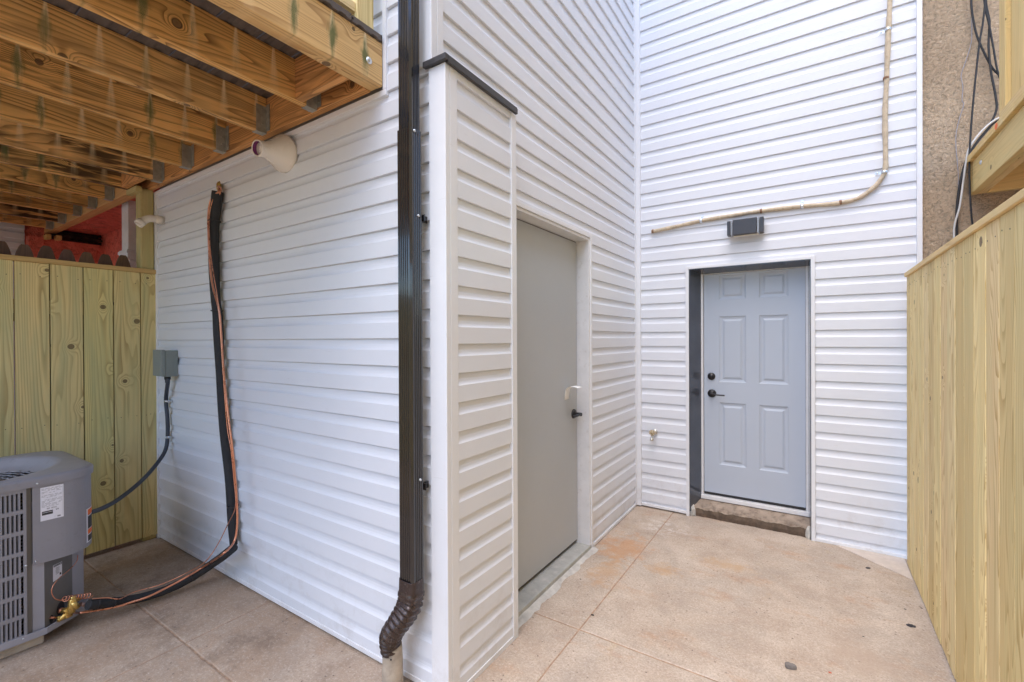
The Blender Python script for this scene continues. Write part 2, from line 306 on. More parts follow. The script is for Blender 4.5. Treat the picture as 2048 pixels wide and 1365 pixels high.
# ------------------------------------------------------------------ mesh helpers
class MB:
    def __init__(s):
        s.bm = bmesh.new(); s.uv = s.bm.loops.layers.uv.new('UVMap'); s.rl = s.bm.loops.layers.color.new('rnd')
    def face(s, pts, uvs=None, r=.5, smooth=False):
        vs_ = [s.bm.verts.new(p) for p in pts]; f = s.bm.faces.new(vs_); s.fin(f, uvs, r); f.smooth = smooth; return f
    def fin(s, f, uvs, r):
        for i, l in enumerate(f.loops):
            if uvs: l[s.uv].uv = uvs[i]
            l[s.rl] = (r, r, r, 1)
    def auto(s, faces, grain, r):
        g = 'xyz'.index(grain)
        for f in faces:
            f.normal_update(); nn = [abs(a) for a in f.normal]; k = nn.index(max(nn))
            oth = [a for a in range(3) if a != g and a != k]
            off = r*17.0
            for l in f.loops:
                co = l.vert.co
                if k == g: l[s.uv].uv = (co[oth[0]]*.3+off, co[oth[1]])
                else: l[s.uv].uv = (co[g]+off, co[oth[0]] + (.31 if k == 2 else 0))
                l[s.rl] = (r, r, r, 1)
    def box(s, x0, x1, y0, y1, z0, z1, grain='z', r=None, bev=0.):
        if r is None: r = random.random()
        if x0 > x1: x0, x1 = x1, x0
        if y0 > y1: y0, y1 = y1, y0
        if z0 > z1: z0, z1 = z1, z0
        res = bmesh.ops.create_cube(s.bm, size=1)
        vv = res['verts']
        for v in vv: v.co = ((x0+x1)/2 + v.co.x*(x1-x0), (y0+y1)/2 + v.co.y*(y1-y0), (z0+z1)/2 + v.co.z*(z1-z0))
        fs = list({f for v in vv for f in v.link_faces})
        if bev > 0:
            es = list({e for v in vv for e in v.link_edges})
            rb = bmesh.ops.bevel(s.bm, geom=es, offset=bev, segments=2, affect='EDGES', profile=.5)
            fs = list({f for v in rb['verts'] for f in v.link_faces} | {f for f in rb['faces']})
            seen = set(); st = [fs[0]]
            while st:
                f = st.pop()
                if f in seen: continue
                seen.add(f)
                for e in f.edges:
                    for q in e.link_faces:
                        if q not in seen: st.append(q)
            fs = list(seen)
        s.auto(fs, grain, r)
        return fs
    def prism(s, poly, axis, a, b, grain=None, r=.5, cap=True, closed=True, smooth=False):
        """poly: 2D points in the two other axes (order x,y,z without axis)"""
        ax = 'xyz'.index(axis); o = [i for i in range(3) if i != ax]
        def mk(p, t):
            c = [0, 0, 0]; c[ax] = t; c[o[0]] = p[0]; c[o[1]] = p[1]; return s.bm.verts.new(c)
        A = [mk(p, a) for p in poly]; B = [mk(p, b) for p in poly]; fs = []
        n_ = len(poly)
        for i in range(n_ if closed else n_-1):
            j = (i+1) % n_; f = s.bm.faces.new((A[i], A[j], B[j], B[i])); f.smooth = smooth; fs.append(f)
        if cap and closed:
            fs.append(s.bm.faces.new(A[::-1])); fs.append(s.bm.faces.new(B))
        s.auto(fs, grain or axis, r); return fs
    def tube(s, pts, rad, seg=10, sub=6, cap=True, smooth=True, flat=None, r=.5):
        P_ = spline(pts, sub) if sub > 1 else [Vector(p) for p in pts]
        n_ = len(P_)
        def rr(i):
            if callable(rad): return rad(i/(n_-1))
            return rad
        t0 = (P_[1]-P_[0]).normalized(); up = Vector((0, 0, 1)) if abs(t0.z) < .9 else Vector((1, 0, 0))
        a = t0.cross(up).normalized(); rings = []
        L = 0
        for i in range(n_):
            t = (P_[min(i+1, n_-1)]-P_[max(i-1, 0)]).normalized()
            a = (a - t*a.dot(t)).normalized(); b_ = t.cross(a)
            R = rr(i); ring = []
            for k in range(seg):
                an = 2*math.pi*k/seg
                ring.append(s.bm.verts.new(P_[i] + a*math.cos(an)*R + b_*math.sin(an)*R))
            rings.append(ring)
        for i in range(n_-1):
            for k in range(seg):
                f = s.bm.faces.new((rings[i][k], rings[i][(k+1) % seg], rings[i+1][(k+1) % seg], rings[i+1][k])); f.smooth = smooth; s.fin(f, None, r)
        if cap: s.bm.faces.new(rings[0][::-1]); s.bm.faces.new(rings[-1])
        return s
    def lathe(s, prof, origin, axis, seg=24, smooth=True):
        """prof: list of (radius, distance along axis)"""
        o = Vector(origin); t = Vector(axis).normalized(); up = Vector((0, 0, 1)) if abs(t.z) < .9 else Vector((1, 0, 0))
        a = t.cross(up).normalized(); b_ = t.cross(a); rings = []
        for R, d in prof:
            rings.append([s.bm.verts.new(o + t*d + a*math.cos(2*math.pi*k/seg)*R + b_*math.sin(2*math.pi*k/seg)*R) for k in range(seg)] if R > 1e-6 else [s.bm.verts.new(o+t*d)])
        for i in range(len(rings)-1):
            A, B = rings[i], rings[i+1]
            for k in range(seg):
                q = (k+1) % seg
                if len(A) == 1: vv = (A[0], B[q], B[k])
                elif len(B) == 1: vv = (A[k], A[q], B[0])
                else: vv = (A[k], A[q], B[q], B[k])
                f = s.bm.faces.new(vv); f.smooth = smooth
        return s
    def obj(s, name, material, parent=None, normals=True):
        if normals: bmesh.ops.recalc_face_normals(s.bm, faces=s.bm.faces)
        me = bpy.data.meshes.new(name); s.bm.to_mesh(me); s.bm.free()
        for mm in (material if isinstance(material, (list, tuple)) else [material]): me.materials.append(mm)
        o = bpy.data.objects.new(name, me); COL.objects.link(o)
        if parent is not None:
            o.parent = parent; o.matrix_parent_inverse = parent.matrix_world.inverted()
        return o
def spline(pts, sub):
    P_ = [Vector(p) for p in pts]; out = []
    for i in range(len(P_)-1):
        p0 = P_[max(i-1, 0)]; p1 = P_[i]; p2 = P_[i+1]; p3 = P_[min(i+2, len(P_)-1)]
        for k in range(sub):
            t = k/sub
            out.append(.5*((2*p1)+(-p0+p2)*t+(2*p0-5*p1+4*p2-p3)*t*t+(-p0+3*p1-3*p2+p3)*t**3))
    out.append(P_[-1]); return out
def tag(o, label=None, cat=None, group=None, kind=None):
    if label: o['label'] = label
    if cat: o['category'] = cat
    if group: o['group'] = group
    if kind: o['kind'] = kind
    return o
def thing(name, loc, label, cat, group=None):
    o = bpy.data.objects.new(name, None); COL.objects.link(o); o.location = loc; o.empty_display_size = .1
    o.matrix_world = Matrix.Translation(loc)
    return tag(o, label, cat, group)
def sub(name, parent, loc=(0, 0, 0)):
    return None
def P(px, py, ax, val):
    """a photo point on a known world plane (camera solved from the photo)"""
    d = Fw*FPX + Rt*(px-1024) - Up*(py-682.5); i = 'xyz'.index(ax)
    return CAM + d*((val-CAM[i])/d[i])

# ------------------------------------------------------------------ ground
g = MB()
xs = [-8.8, -7.24, -5.68, -4.12, -2.56, -.995, .57, 2.13, 3.7]; ys = [-9.28, -8.14, -7.0, -5.86, -4.72, -3.58, -2.44, -1.305, -.165, .975, 2.115, 4.6]
def wob(x, y): return .0025*mnoise.noise(Vector((x*9, y*9, 0)))
for i in range(len(xs)-1):
    for j in range(len(ys)-1):
        x0, x1, y0, y1 = xs[i], xs[i+1], ys[j], ys[j+1]
        nx, ny = 40, 30; e = .0035
        outer = []
        def ring(ins, z):
            L = []
            for k in range(nx): L.append((x0+ins+(x1-x0-2*ins)*k/nx, y0+ins))
            for k in range(ny): L.append((x1-ins, y0+ins+(y1-y0-2*ins)*k/ny))
            for k in range(nx): L.append((x1-ins-(x1-x0-2*ins)*k/nx, y1-ins))
            for k in range(ny): L.append((x0+ins, y1-ins-(y1-y0-2*ins)*k/ny))
            return [g.bm.verts.new((p[0]+wob(p[0], p[1]), p[1]+wob(p[1], p[0]+5), z)) for p in L]
        a = ring(e, -.0035); c = ring(e+.005, -.0005); d = ring(e+.012, 0)
        for A, B in ((a, c), (c, d)):
            for k in range(len(A)):
                q = (k+1) % len(A); f = g.bm.faces.new((A[k], A[q], B[q], B[k]))
        g.bm.faces.new(d)
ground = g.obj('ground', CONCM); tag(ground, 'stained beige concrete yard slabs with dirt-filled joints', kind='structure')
g = MB(); g.face([(-60, -60, -.0035), (60, -60, -.0035), (60, 60, -.0035), (-60, 60, -.0035)])
tag(g.obj('soil', DIRTJ), 'brown dirt under and between the slabs', kind='structure')

# ------------------------------------------------------------------ siding
def zl(base, p1, zb, p2, top):
    L = []; z = base
    while z < zb-1e-4: L.append(z); z += p1
    while z < top: L.append(z); z += p2
    return L
def profile(lips, z0, z1):
    pr = []
    zs = [lips[0]-(lips[1]-lips[0])] + lips
    for a, b_ in zip(zs, zs[1:]+[zs[-1]+.12]):
        h = b_-a
        gd_, gh_ = (-.001, .005) if lips is LA else (.0022, .0036)
        pr += [(a, gd_), (a+.0002, .0140), (a+.0015, .0155), (a+h*.58, .0155), (a+h*.595, .0142), (a+h*.64, .0106), (a+h*.70, .0076), (a+h*.80, .0052), (a+h-gh_, .0042), (a+h-gh_+.0002, gd_)]
    out = []
    for (za, da), (zb, db) in zip(pr, pr[1:]):
        if zb < z0 or za > z1: continue
        def at(z): return da+(db-da)*(z-za)/max(1e-9, zb-za)
        lo, hi = max(za, z0), min(zb, z1)
        if not out: out.append((lo, at(lo)))
        out.append((hi, at(hi)))
    return out
def siding(g, plane, lips, rects, ins=0):
    """plane 'A': faces -Y at base Y ; 'B': faces +X at base X. rects: (a0,a1,z0,z1)"""
    kind, base = plane
    for a0, a1, z0, z1 in rects:
        pr = profile(lips, z0, z1)
        N = max(1, int((a1-a0)/.25))
        cols = []
        for k in range(N+1):
            a = a0+(a1-a0)*k/N
            col_ = []
            for z, d in pr:
                d2 = d + .0004*mnoise.noise(Vector((a*1.7, z*3.1, base)))*(1 if d > .005 else .3)
                col_.append(g.bm.verts.new((a, base-d2, z) if kind == 'A' else (base+d2, a, z)))
            cols.append(col_)
        for k in range(N):
            for i in range(len(pr)-1):
                A, B = cols[k], cols[k+1]
                if (A[i].co-A[i+1].co).length < 1e-6: continue
                f = g.bm.faces.new((A[i], B[i], B[i+1], A[i+1]))
                if kind == 'B': pass
                f.smooth = False
LA = zl(.0155+.1217, .1217, 9, .12, 7.6)
LBOX = zl(.118, .1212, 9, .12, 3)
LC = zl(.179-.1225, .1225, 2.14, .1184, 7.6)
house = thing('row_house', (-2.7, 2.6, 0), 'white vinyl-sided row house wrapping the inner corner of the yard with two doors', 'house')
AY, BX, CY, BOXX = 1.408, -1.317, 3.988, -1.242
DX = -1.585   # right end of the deck ledger
sidings = []
g = MB(); siding(g, ('A', AY), LA, [(-4.075, -1.308, .02, 2.565), (DX+.01, -1.308, 2.565, 7.4), (-4.1, DX+.009, 2.83, 7.4)]); g.obj('siding', VW, house, False)
g = MB(); siding(g, ('B', BX), LC, [(1.42, 2.0, 2.585, 7.4), (2.0, 3.96, 2.195, 7.4), (2.985, 3.96, .02, 2.195), (1.86, 2.02, 2.195, 2.6)]); g.obj('siding', VW, house, False)
g = MB(); siding(g, ('A', CY), LC, [(-1.29, -.885, .03, 2.048), (-1.29, .575, 2.048, 7.4), (.0, .575, .02, 2.048)]); g.obj('siding', VW, house, False)
g = MB(); siding(g, ('B', BOXX), LBOX, [(1.42, 1.875, .02, 2.575)]); g.obj('siding', VW, house, False)
# backing walls with openings for the two doors
g = MB()
g.box(-4.1, -1.34, 1.42, 1.54, -.05, 7.5)
g.box(-1.46, -1.33, 1.545, 2.02, -.05, 7.5); g.box(-1.46, -1.33, 2.02, 2.965, 2.19, 7.5); g.box(-1.46, -1.33, 2.965, 4.1, -.05, 7.5)
g.box(-1.33, -.87, 4.0, 4.3, -.05, 7.5); g.box(-.87, 0, 4.0, 4.3, 2.045, 7.5); g.box(0, .58, 4.0, 4.3, -.05, 7.5)
g.box(-4.1, .58, 4.3, 9.5, 7.4, 7.5)   # roof slab
g.box(-4.1, -1.34, 1.54, 4.3, 7.4, 7.5); g.box(-4.1, -3.98, 1.54, 9.4, -.05, 7.4)
g.box(-4.1, .58, 9.4, 9.5, -.05, 7.4)
g.box(-1.32, -1.25, 1.43, 1.87, .0, 2.57)
g.obj('wall', simple('wall_sheathing', (.3, .26, .2), .9), house)
# parapet / cornice so the roofline is believable from other spots
g = MB(); g.box(-4.12, -1.27, 1.34, 1.42, 7.42, 7.62, bev=.01); g.box(-1.33, -1.25, 1.43, 3.93, 7.42, 7.62, bev=.01); g.box(-1.25, .6, 3.92, 4.0, 7.42, 7.62, bev=.01); g.obj('cornice', VT, house)

def trim(name, boxes, mt=VT, bev=.0025):
    g = MB()
    for b_ in boxes: g.box(*b_, bev=bev)
    return g.obj(name, mt, house)
# A wall trims (J channels)
trim('trim', [(-4.135, -4.072, 1.386, 1.42, .0, 2.578)])
trim('trim', [(-4.072, DX+.012, 1.386, 1.42, 2.553, 2.58)])
trim('trim', [(DX-.012, DX+.012, 1.386, 1.42, 2.5805, 7.4)])
trim('starter_strip', [(-4.07, -1.32, 1.389, 1.42, .012, .036)])
# outside corner posts
trim('corner_post', [(-1.376, -1.300, 1.384, 1.42, 2.60, 7.4), (-1.335, -1.2995, 1.4205, 1.458, 2.60, 7.4)])
trim('corner_post', [(-1.316, -1.226, 1.384, 1.41, .0, 2.579), (-1.25, -1.2255, 1.4105, 1.457, .0, 2.579)])
trim('inner_corner_post', [(-1.318, -1.2985, 3.925, 3.95, .01, 7.4), (-1.318, -1.262, 3.9505, 3.99, .01, 7.4)])
trim('trim', [(.564, .592, 3.955, 4.0, .0, 7.4)])
# box end trim, base trims
trim('trim', [(-1.262, -1.222, 1.857, 1.900, .0, 2.569)])
trim('starter_strip', [(-1.25, -1.223, 1.458, 1.856, -.002, .024)])
trim('starter_strip', [(-1.33, -1.298, 3.0, 3.924, .004, .028)])
trim('starter_strip', [(-1.261, -.887, 3.962, 3.99, .012, .034)])
trim('starter_strip', [(.008, .563, 3.962, 3.99, .0, .022)])
# black cap flashing over the buildout
trim('cap_flashing', [(-1.332, -1.209, 1.366, 1.384, 2.58, 2.603), (-1.2235, -1.209, 1.3845, 1.895, 2.573, 2.597), (-1.33, -1.2105, 1.3845, 1.893, 2.5975, 2.604)], BLACKT, .001)
# soffit board of buildout so no gap shows
# ------- blue-grey door in the back wall
g = MB(); g.box(-.886, -.861, 3.955, 4.0, .0, 2.063, bev=.002); g.obj('door_casing', VT, house)
g = MB(); g.box(-.017, .008, 3.955, 4.0, .0, 2.063, bev=.002); g.obj('door_casing', VT, house)
g = MB(); g.box(-.8605, -.0175, 3.955, 4.0, 2.041, 2.063, bev=.002); g.obj('door_casing', VT, house)
g = MB(); g.prism([(-.861, 3.962), (-.855, 3.962), (-.797, 4.128), (-.80, 4.135), (-.861, 4.16)], 'z', .04, 2.04); g.obj('door_reveal', DARKREV, house)
g = MB(); g.prism([(-.017, 3.962), (-.022, 3.962), (-.036, 4.128), (-.03, 4.16), (-.017, 4.16)], 'z', .0, 2.04); g.obj('door_reveal', DARKREV, house)
g = MB(); g.prism([(3.9625, 2.0405), (3.9625, 2.036), (4.128, 2.012), (4.16, 2.012), (4.16, 2.0405)], 'x', -.854, -.0225); g.obj('door_reveal', DARKREV, house)
g = MB(); g.box(-.8, -.782, 4.125, 4.16, .10, 2.03, bev=.002); g.box(-.051, -.033, 4.125, 4.16, .10, 2.03, bev=.002); g.box(-.7815, -.0515, 4.128, 4.16, 2.008, 2.03)
g.box(-.86, -.8005, 4.13, 4.18, .1, 2.03); g.box(-.0325, -.018, 4.13, 4.18, .1, 2.03)
g.obj('door_frame', WHITEP, house)
bd = MB()
def panel_door(g, x0, x1, z0, z1, y, th, panels):
    # front face grid with recessed/raised panels (faces -Y)
    xs_ = sorted({x0, x1, *[p[0] for p in panels], *[p[1] for p in panels]})
    zs_ = sorted({z0, z1, *[p[2] for p in panels], *[p[3] for p in panels]})
    for i in range(len(xs_)-1):
        for j in range(len(zs_)-1):
            a, b_, c, d = xs_[i], xs_[i+1], zs_[j], zs_[j+1]
            inside = None
            for p in panels:
                if a >= p[0]-1e-6 and b_ <= p[1]+1e-6 and c >= p[2]-1e-6 and d <= p[3]+1e-6: inside = p
            if not inside: g.face([(a, y, c), (b_, y, c), (b_, y, d), (a, y, d)])
    for p in panels:
        prev = None
        for ins, dy in ((0, 0), (.004, .004), (.012, .007), (.022, .0085), (.026, .0085), (.040, .002), (.044, .0015)):
            q = [(p[0]+ins, y+dy, p[2]+ins), (p[1]-ins, y+dy, p[2]+ins), (p[1]-ins, y+dy, p[3]-ins), (p[0]+ins, y+dy, p[3]-ins)]
            if prev:
                for k in range(4): g.face([prev[k], prev[(k+1) % 4], q[(k+1) % 4], q[k]])
            prev = q
        g.face(prev)
    for q in ([(x0, y, z0), (x0, y, z1), (x0, y+th, z1), (x0, y+th, z0)], [(x1, y, z0), (x1, y+th, z0), (x1, y+th, z1), (x1, y, z1)],
              [(x0, y+th, z0), (x0, y+th, z1), (x1, y+th, z1), (x1, y+th, z0)], [(x0, y, z0), (x0, y+th, z0), (x1, y+th, z0), (x1, y, z0)], [(x0, y, z1), (x1, y, z1), (x1, y+th, z1), (x0, y+th, z1)]):
        g.face(q)
YD = 4.145
def zz_(py, px): return P(px, py, 'y', YD).z
def xx_(px, py=700): return P(px, py, 'y', YD).x
xa, xb, xc, xd = xx_(1438.5), xx_(1492), xx_(1518.5), xx_(1577)
PN = [(xa, xb, zz_(599, 1465), zz_(549, 1465)), (xc, xd, zz_(594, 1548), zz_(544, 1548)),
      (xa, xb, zz_(766, 1465), zz_(633, 1465)), (xc, xd, zz_(768, 1548), zz_(630, 1548)),
      (xa, xb, zz_(933, 1465), zz_(808, 1465)), (xc, xd, zz_(944, 1548), zz_(811, 1548))]
zr = [(min(PN[i][2], PN[i+1][2])+max(PN[i][2], PN[i+1][2]))/2 for i in (0, 2, 4)]; zt = [(PN[i][3]+PN[i+1][3])/2 for i in (0, 2, 4)]
PN = [(p[0], p[1], zr[i//2], zt[i//2]) for i, p in enumerate(PN)]
panel_door(bd, -.779, -.053, .172, 2.006, YD, .04, PN)
bluedoor = bd.obj('door', BLUEDOOR, house, False)
tag(bluedoor, 'pale blue-grey six-panel door in a dark recess')
g = MB(); g.box(-.7795, -.0525, YD-.004, YD+.02, .155, .171); g.obj('door_sweep', BLK, bluedoor)
g = MB(); g.box(-.80, -.033, 4.105, 4.2, .118, .150, bev=.003); g.obj('door_threshold', WHITEP, bluedoor)
hx, hz = xx_(1423, 753), zz_(753, 1423)
g = MB(); g.lathe([(0, .018), (.012, .018), (.014, .014), (.028, .012), (.031, .006), (.031, 0)], (hx, YD, hz), (0, -1, 0)); g.box(hx-.002, hx+.002, YD-.021, YD-.017, hz-.008, hz+.008); g.obj('deadbolt', BLK, bluedoor)
lx, lz = xx_(1424, 787), zz_(787, 1424)
g = MB(); g.lathe([(0, .03), (.010, .03), (.012, .012), (.026, .012), (.034, .007), (.034, 0)], (lx, YD, lz), (0, -1, 0))
g.lathe([(0, .052), (.010, .052), (.011, .02)], (lx, YD, lz), (0, -1, 0), 12)
g.tube([(lx, YD-.046, lz), (lx+.03, YD-.05, lz-.004), (lx+.065, YD-.05, lz-.007), (lx+.105, YD-.046, lz-.008)], .0062, 8); g.obj('door_lever', BLK, bluedoor)
# concrete step below the door
g = MB()
N = 90
def lump(t, s=0): return .008*mnoise.noise(Vector((t*17, s, 1.3)))+.005*mnoise.noise(Vector((t*61, s, 4.3)))
row = []
for k in range(N+1):
    x = -.858+(.838)*k/N
    yf = 4.0+lump(k/N, 2); row.append([(x, yf, -.004), (x, yf-.004+lump(k/N, 12)*.6, .03), (x, yf+.004, .060+lump(k/N, 5)*.9), (x, yf+.014+lump(k/N, 9)*.8, .076+lump(k/N, 15)*.5), (x, 4.06, .092+lump(k/N, 8)*.4), (x, 4.11, .112), (x, 4.2, .117)])
vv = [[g.bm.verts.new(p) for p in r] for r in row]
for k in range(N):
    for i in range(6): f = g.bm.faces.new((vv[k][i], vv[k+1][i], vv[k+1][i+1], vv[k][i+1])); f.smooth = False
for f in g.bm.faces: f.material_index = 1 if f.calc_center_median().z < .055 and f.calc_center_median().y < 4.03 else 0
st = g.obj('doorstep', [STEPC, simple('damp_step_face', (.12, .085, .06), .95, var=.45, scale=14, bump=1., bscale=45, dirt=((.07, .05, .035), .8, 25.))], house)
def blob(g, c, s, seed, zmin=None):
    r = bmesh.ops.create_icosphere(g.bm, subdivisions=3, radius=1)
    for v in r['verts']:
        d = 1+.28*mnoise.noise(v.co*1.9+Vector((seed, 0, 0)))+.12*mnoise.noise(v.co*5+Vector((seed, 3, 0)))
        v.co = Vector((c[0]+v.co.x*s[0]*d, c[1]+v.co.y*s[1]*d, c[2]+v.co.z*s[2]*d))
        if zmin is not None and v.co.z < zmin: v.co.z = zmin
g = MB(); blob(g, (-.842, 4.0, .03), (.024, .038, .055), 1); g.obj('mortar_patch', PATCH, house)
g = MB(); blob(g, (-.034, 3.995, .03), (.022, .028, .055), 3); g.obj('mortar_patch', PATCH, house)

# ------- grey flush door in the side wall
Y0G, Y1G = 2.0, 2.948
g = MB(); g.box(-1.335, -1.293, 2.962, 2.985, .0, 2.196, bev=.003); g.obj('door_casing', VT, house)
g = MB(); g.box(-1.335, -1.293, 1.9005, 2.9615, 2.170, 2.196, bev=.003); g.obj('door_casing', VT, house)
g = MB(); g.box(-1.44, -1.30, 2.943, 2.9615, .035, 2.168, bev=.001); g.box(-1.44, -1.301, 1.92, 2.9425, 2.152, 2.1685, bev=.001); g.box(-1.44, -1.301, 1.905, 1.925, .035, 2.151)
g.obj('door_frame', WHITEP, house)
g = MB(); g.box(-1.432, -1.392, 1.93, 2.936, .062, 2.146, bev=.0015); gd = g.obj('door', GREYDOOR, house); tag(gd, 'plain grey steel door with black lever')
g = MB(); g.box(-1.43, -1.398, 2.9365, 2.9425, .05, 2.15); g.box(-1.43, -1.398, 1.93, 2.9425, 2.1465, 2.1515); g.box(-1.43, -1.398, 1.93, 2.936, .052, .0615); g.obj('weather_seal', simple('dark_seal', (.05, .03, .03), .7), gd)
def PG(px, py, x=-1.392): return P(px, py, 'x', x)
c = PG(1147, 828)
g = MB(); g.lathe([(0, .016), (.022, .016), (.030, .010), (.033, .004), (.033, 0)], c, (1, 0, 0)); g.lathe([(.0, .062), (.011, .062), (.0125, .055), (.012, .01)], c, (1, 0, 0), 14)
g.tube([c+Vector((.052, 0, 0)), c+Vector((.056, -.03, .001)), c+Vector((.055, -.075, .0)), c+Vector((.05, -.11, -.002))], .0085, 10); g.obj('door_lever', BLK, gd)
g = MB(); g.box(-1.46, -1.296, 1.9, 2.965, -.003, .036, bev=.004); g.obj('door_sill', SILLC, house)
g = MB()
N = 40; prev = None
for k in range(N+1):
    y = 1.905+(2.99-1.905)*k/N; wv = .028+.022*mnoise.noise(Vector((y*7, 0, 3)))+.010*mnoise.noise(Vector((y*23, 0, 3)))+ .02*max(0, (2.5-y))
    cur = [g.bm.verts.new(p) for p in ((-1.296, y, .012), (-1.296+wv*.6, y, .009+.003*mnoise.noise(Vector((y*30, 1, 1)))), (-1.296+wv*1.2, y, .0005))]
    if prev:
        for i in range(2): g.bm.faces.new((prev[i], cur[i], cur[i+1], prev[i+1]))
    prev = cur
g.obj('mortar_patch', PATCH, house)

# paper tag on the grey door
t0 = PG(1134, 770)
tg = MB(); w2 = .017
pth = [PG(1134, 799, -1.390), PG(1134, 772, -1.388)]
yc = pth[0].y
cur = [(-1.3905, 1.058), (-1.389, 1.10), (-1.385, 1.125), (-1.370, 1.142), (-1.345, 1.150), (-1.315, 1.148), (-1.292, 1.143)]
tz = PG(1134, 799).z
pts2 = [(x, z-1.058+tz) for x, z in cur]
for (xa_, za_), (xb_, zb_) in zip(pts2, pts2[1:]):
    tg.face([(xa_, yc-.037, za_), (xa_, yc+.037, za_), (xb_, yc+.037, zb_), (xb_, yc-.037, zb_)], smooth=True)
bmesh.ops.remove_doubles(tg.bm, verts=tg.bm.verts, dist=1e-5)
tag_o = tg.obj('paper_tag', simple('tag_paper', (.88, .88, .86), .7, var=.03)); tag(tag_o, 'curled white paper tag stuck on the grey door above its lever', 'paper tag')
sm = tag_o.modifiers.new('thick', 'SOLIDIFY'); sm.thickness = .0006
g = MB()
for k in range(3): g.box(-1.3897, -1.3893, yc-.028+.004*k, yc+.028-.010*k, tz+.030-.0045*k, tz+.0318-.0045*k)
g.obj('print', INK, tag_o)

# ------------------------------------------------------------------ downspout
ds = thing('downspout', (-1.39, 1.33, 0), 'dark bronze ribbed rectangular downspout running down the siding beside the corner post', 'downspout')
def ribbed(x0, x1, y0, y1, z0, z1, grow=0.):
    g = MB(); pts = []
    x0 -= grow; x1 += grow; y0 -= grow; y1 += grow
    def side(a, b_, nrm, ribs):
        out = []
        L = (Vector(b_)-Vector(a)).length; d = (Vector(b_)-Vector(a))/L; nv = Vector(nrm)
        out.append(Vector(a)+d*.008)
        for i in range(ribs):
            t = .014+(L-.028)*(i+.5)/ribs; h = (L-.028)/ribs*.28
            out += [Vector(a)+d*(t-h*1.2), Vector(a)+d*(t-h*.6)-nv*.0028, Vector(a)+d*(t+h*.6)-nv*.0028, Vector(a)+d*(t+h*1.2)]
        out.append(Vector(b_)-d*.008)
        return out
    for a, b_, nrm, rb in (((x0, y0), (x1, y0), (0, -1), 5), ((x1, y0), (x1, y1), (1, 0), 4), ((x1, y1), (x0, y1), (0, 1), 5), ((x0, y1), (x0, y0), (-1, 0), 4)):
        pts += side(a, b_, nrm, rb)
    g.prism([tuple(p) for p in pts], 'z', z0, z1)
    return g
sx0, sx1, sy0, sy1 = -1.404, -1.327, 1.288, 1.372
ribbed(-1.4025, -1.325, 1.2895, 1.353, 2.29, 7.3, -.002).obj('upper_pipe', BRONZE, ds)
ribbed(-1.404, -1.323, 1.287, 1.355, .45, 2.31, .0).obj('lower_pipe', BRONZE, ds)
for (px, py) in ((828, 262), (836, 432), (840, 960)):
    c = P(px, py, 'x', -1.3235)
    g = MB(); g.lathe([(0, .006), (.004, .006), (.0055, .003), (.0055, 0)], c, (1, 0, 0), 10); g.obj('screw', ZINC, ds)
for py in (440, 965):
    c = P(838, py, 'y', 1.378)
    g = MB(); g.box(-1.345, -1.3165, 1.356, 1.360, c.z-.018, c.z+.010, bev=.001); g.box(-1.345, -1.335, 1.360, 1.392, c.z-.018, c.z+.010); g.obj('bracket', BRONZE, ds)
# corrugated elbow: bends toward -X/-Y then down into the pipe
g = MB(); path = [(-1.364, 1.319, .505), (-1.365, 1.318, .44), (-1.372, 1.312, .39), (-1.400, 1.298, .335), (-1.436, 1.285, .28), (-1.455, 1.288, .235), (-1.460, 1.292, .185)]
PP = spline(path, 14); n_ = len(PP); seg = 28; rings = []
for i, p in enumerate(PP):
    t = (PP[min(i+1, n_-1)]-PP[max(i-1, 0)]).normalized(); a = Vector((1, 0, 0)); a = (a-t*a.dot(t)).normalized(); b_ = t.cross(a)
    f = i/(n_-1); sq = 1-min(1, f*1.7)      # rectangular at top to oval
    tight = 1-.22*max(0, (f-.75)/.25)
    rip = (0 if f < .22 else .0036*math.sin(i*2*math.pi/5.6))
    if abs(f-.16) < .02: rip = .003
    ring = []
    for k in range(seg):
        an = 2*math.pi*k/seg; ca, sa = math.cos(an), math.sin(an)
        e = 2+5*sq; rr = (abs(ca)**e+abs(sa)**e)**(-1/e)
        ring.append(g.bm.verts.new(p+(a*ca*(.042*tight+rip)+b_*sa*((.047-.011*sq)*tight+rip))*rr))
    rings.append(ring)
for i in range(n_-1):
    for k in range(seg): f = g.bm.faces.new((rings[i][k], rings[i][(k+1) % seg], rings[i+1][(k+1) % seg], rings[i+1][k])); f.smooth = True
o = g.obj('corrugated_elbow', RUSTED, ds); tag(o, 'scuffed brown corrugated elbow at the foot of the downspout')
o.modifiers.new('t', 'SOLIDIFY').thickness = .0012
# stub pipe
g = MB(); g.lathe([(.034, .22), (.0385, .222), (.040, .21), (.042, .1), (.043, 0), (.036, 0), (.034, .22)], (-1.458, 1.302, -.01), (.0, 0, 1), 24)
o = g.obj('drain_pipe', PIPEC); tag(o, 'weathered beige drain pipe stub standing in the concrete under the downspout elbow', 'drain pipe')
for dx in (-.014, .026):
    g = MB(); c = Vector((-1.458+dx, 1.302-math.sqrt(.0412**2-dx*dx), .175)); g.lathe([(0, .002), (.0035, .002), (.0035, 0)], c, (dx, -.04, 0), 10); g.obj('screw_hole', BLK, o)

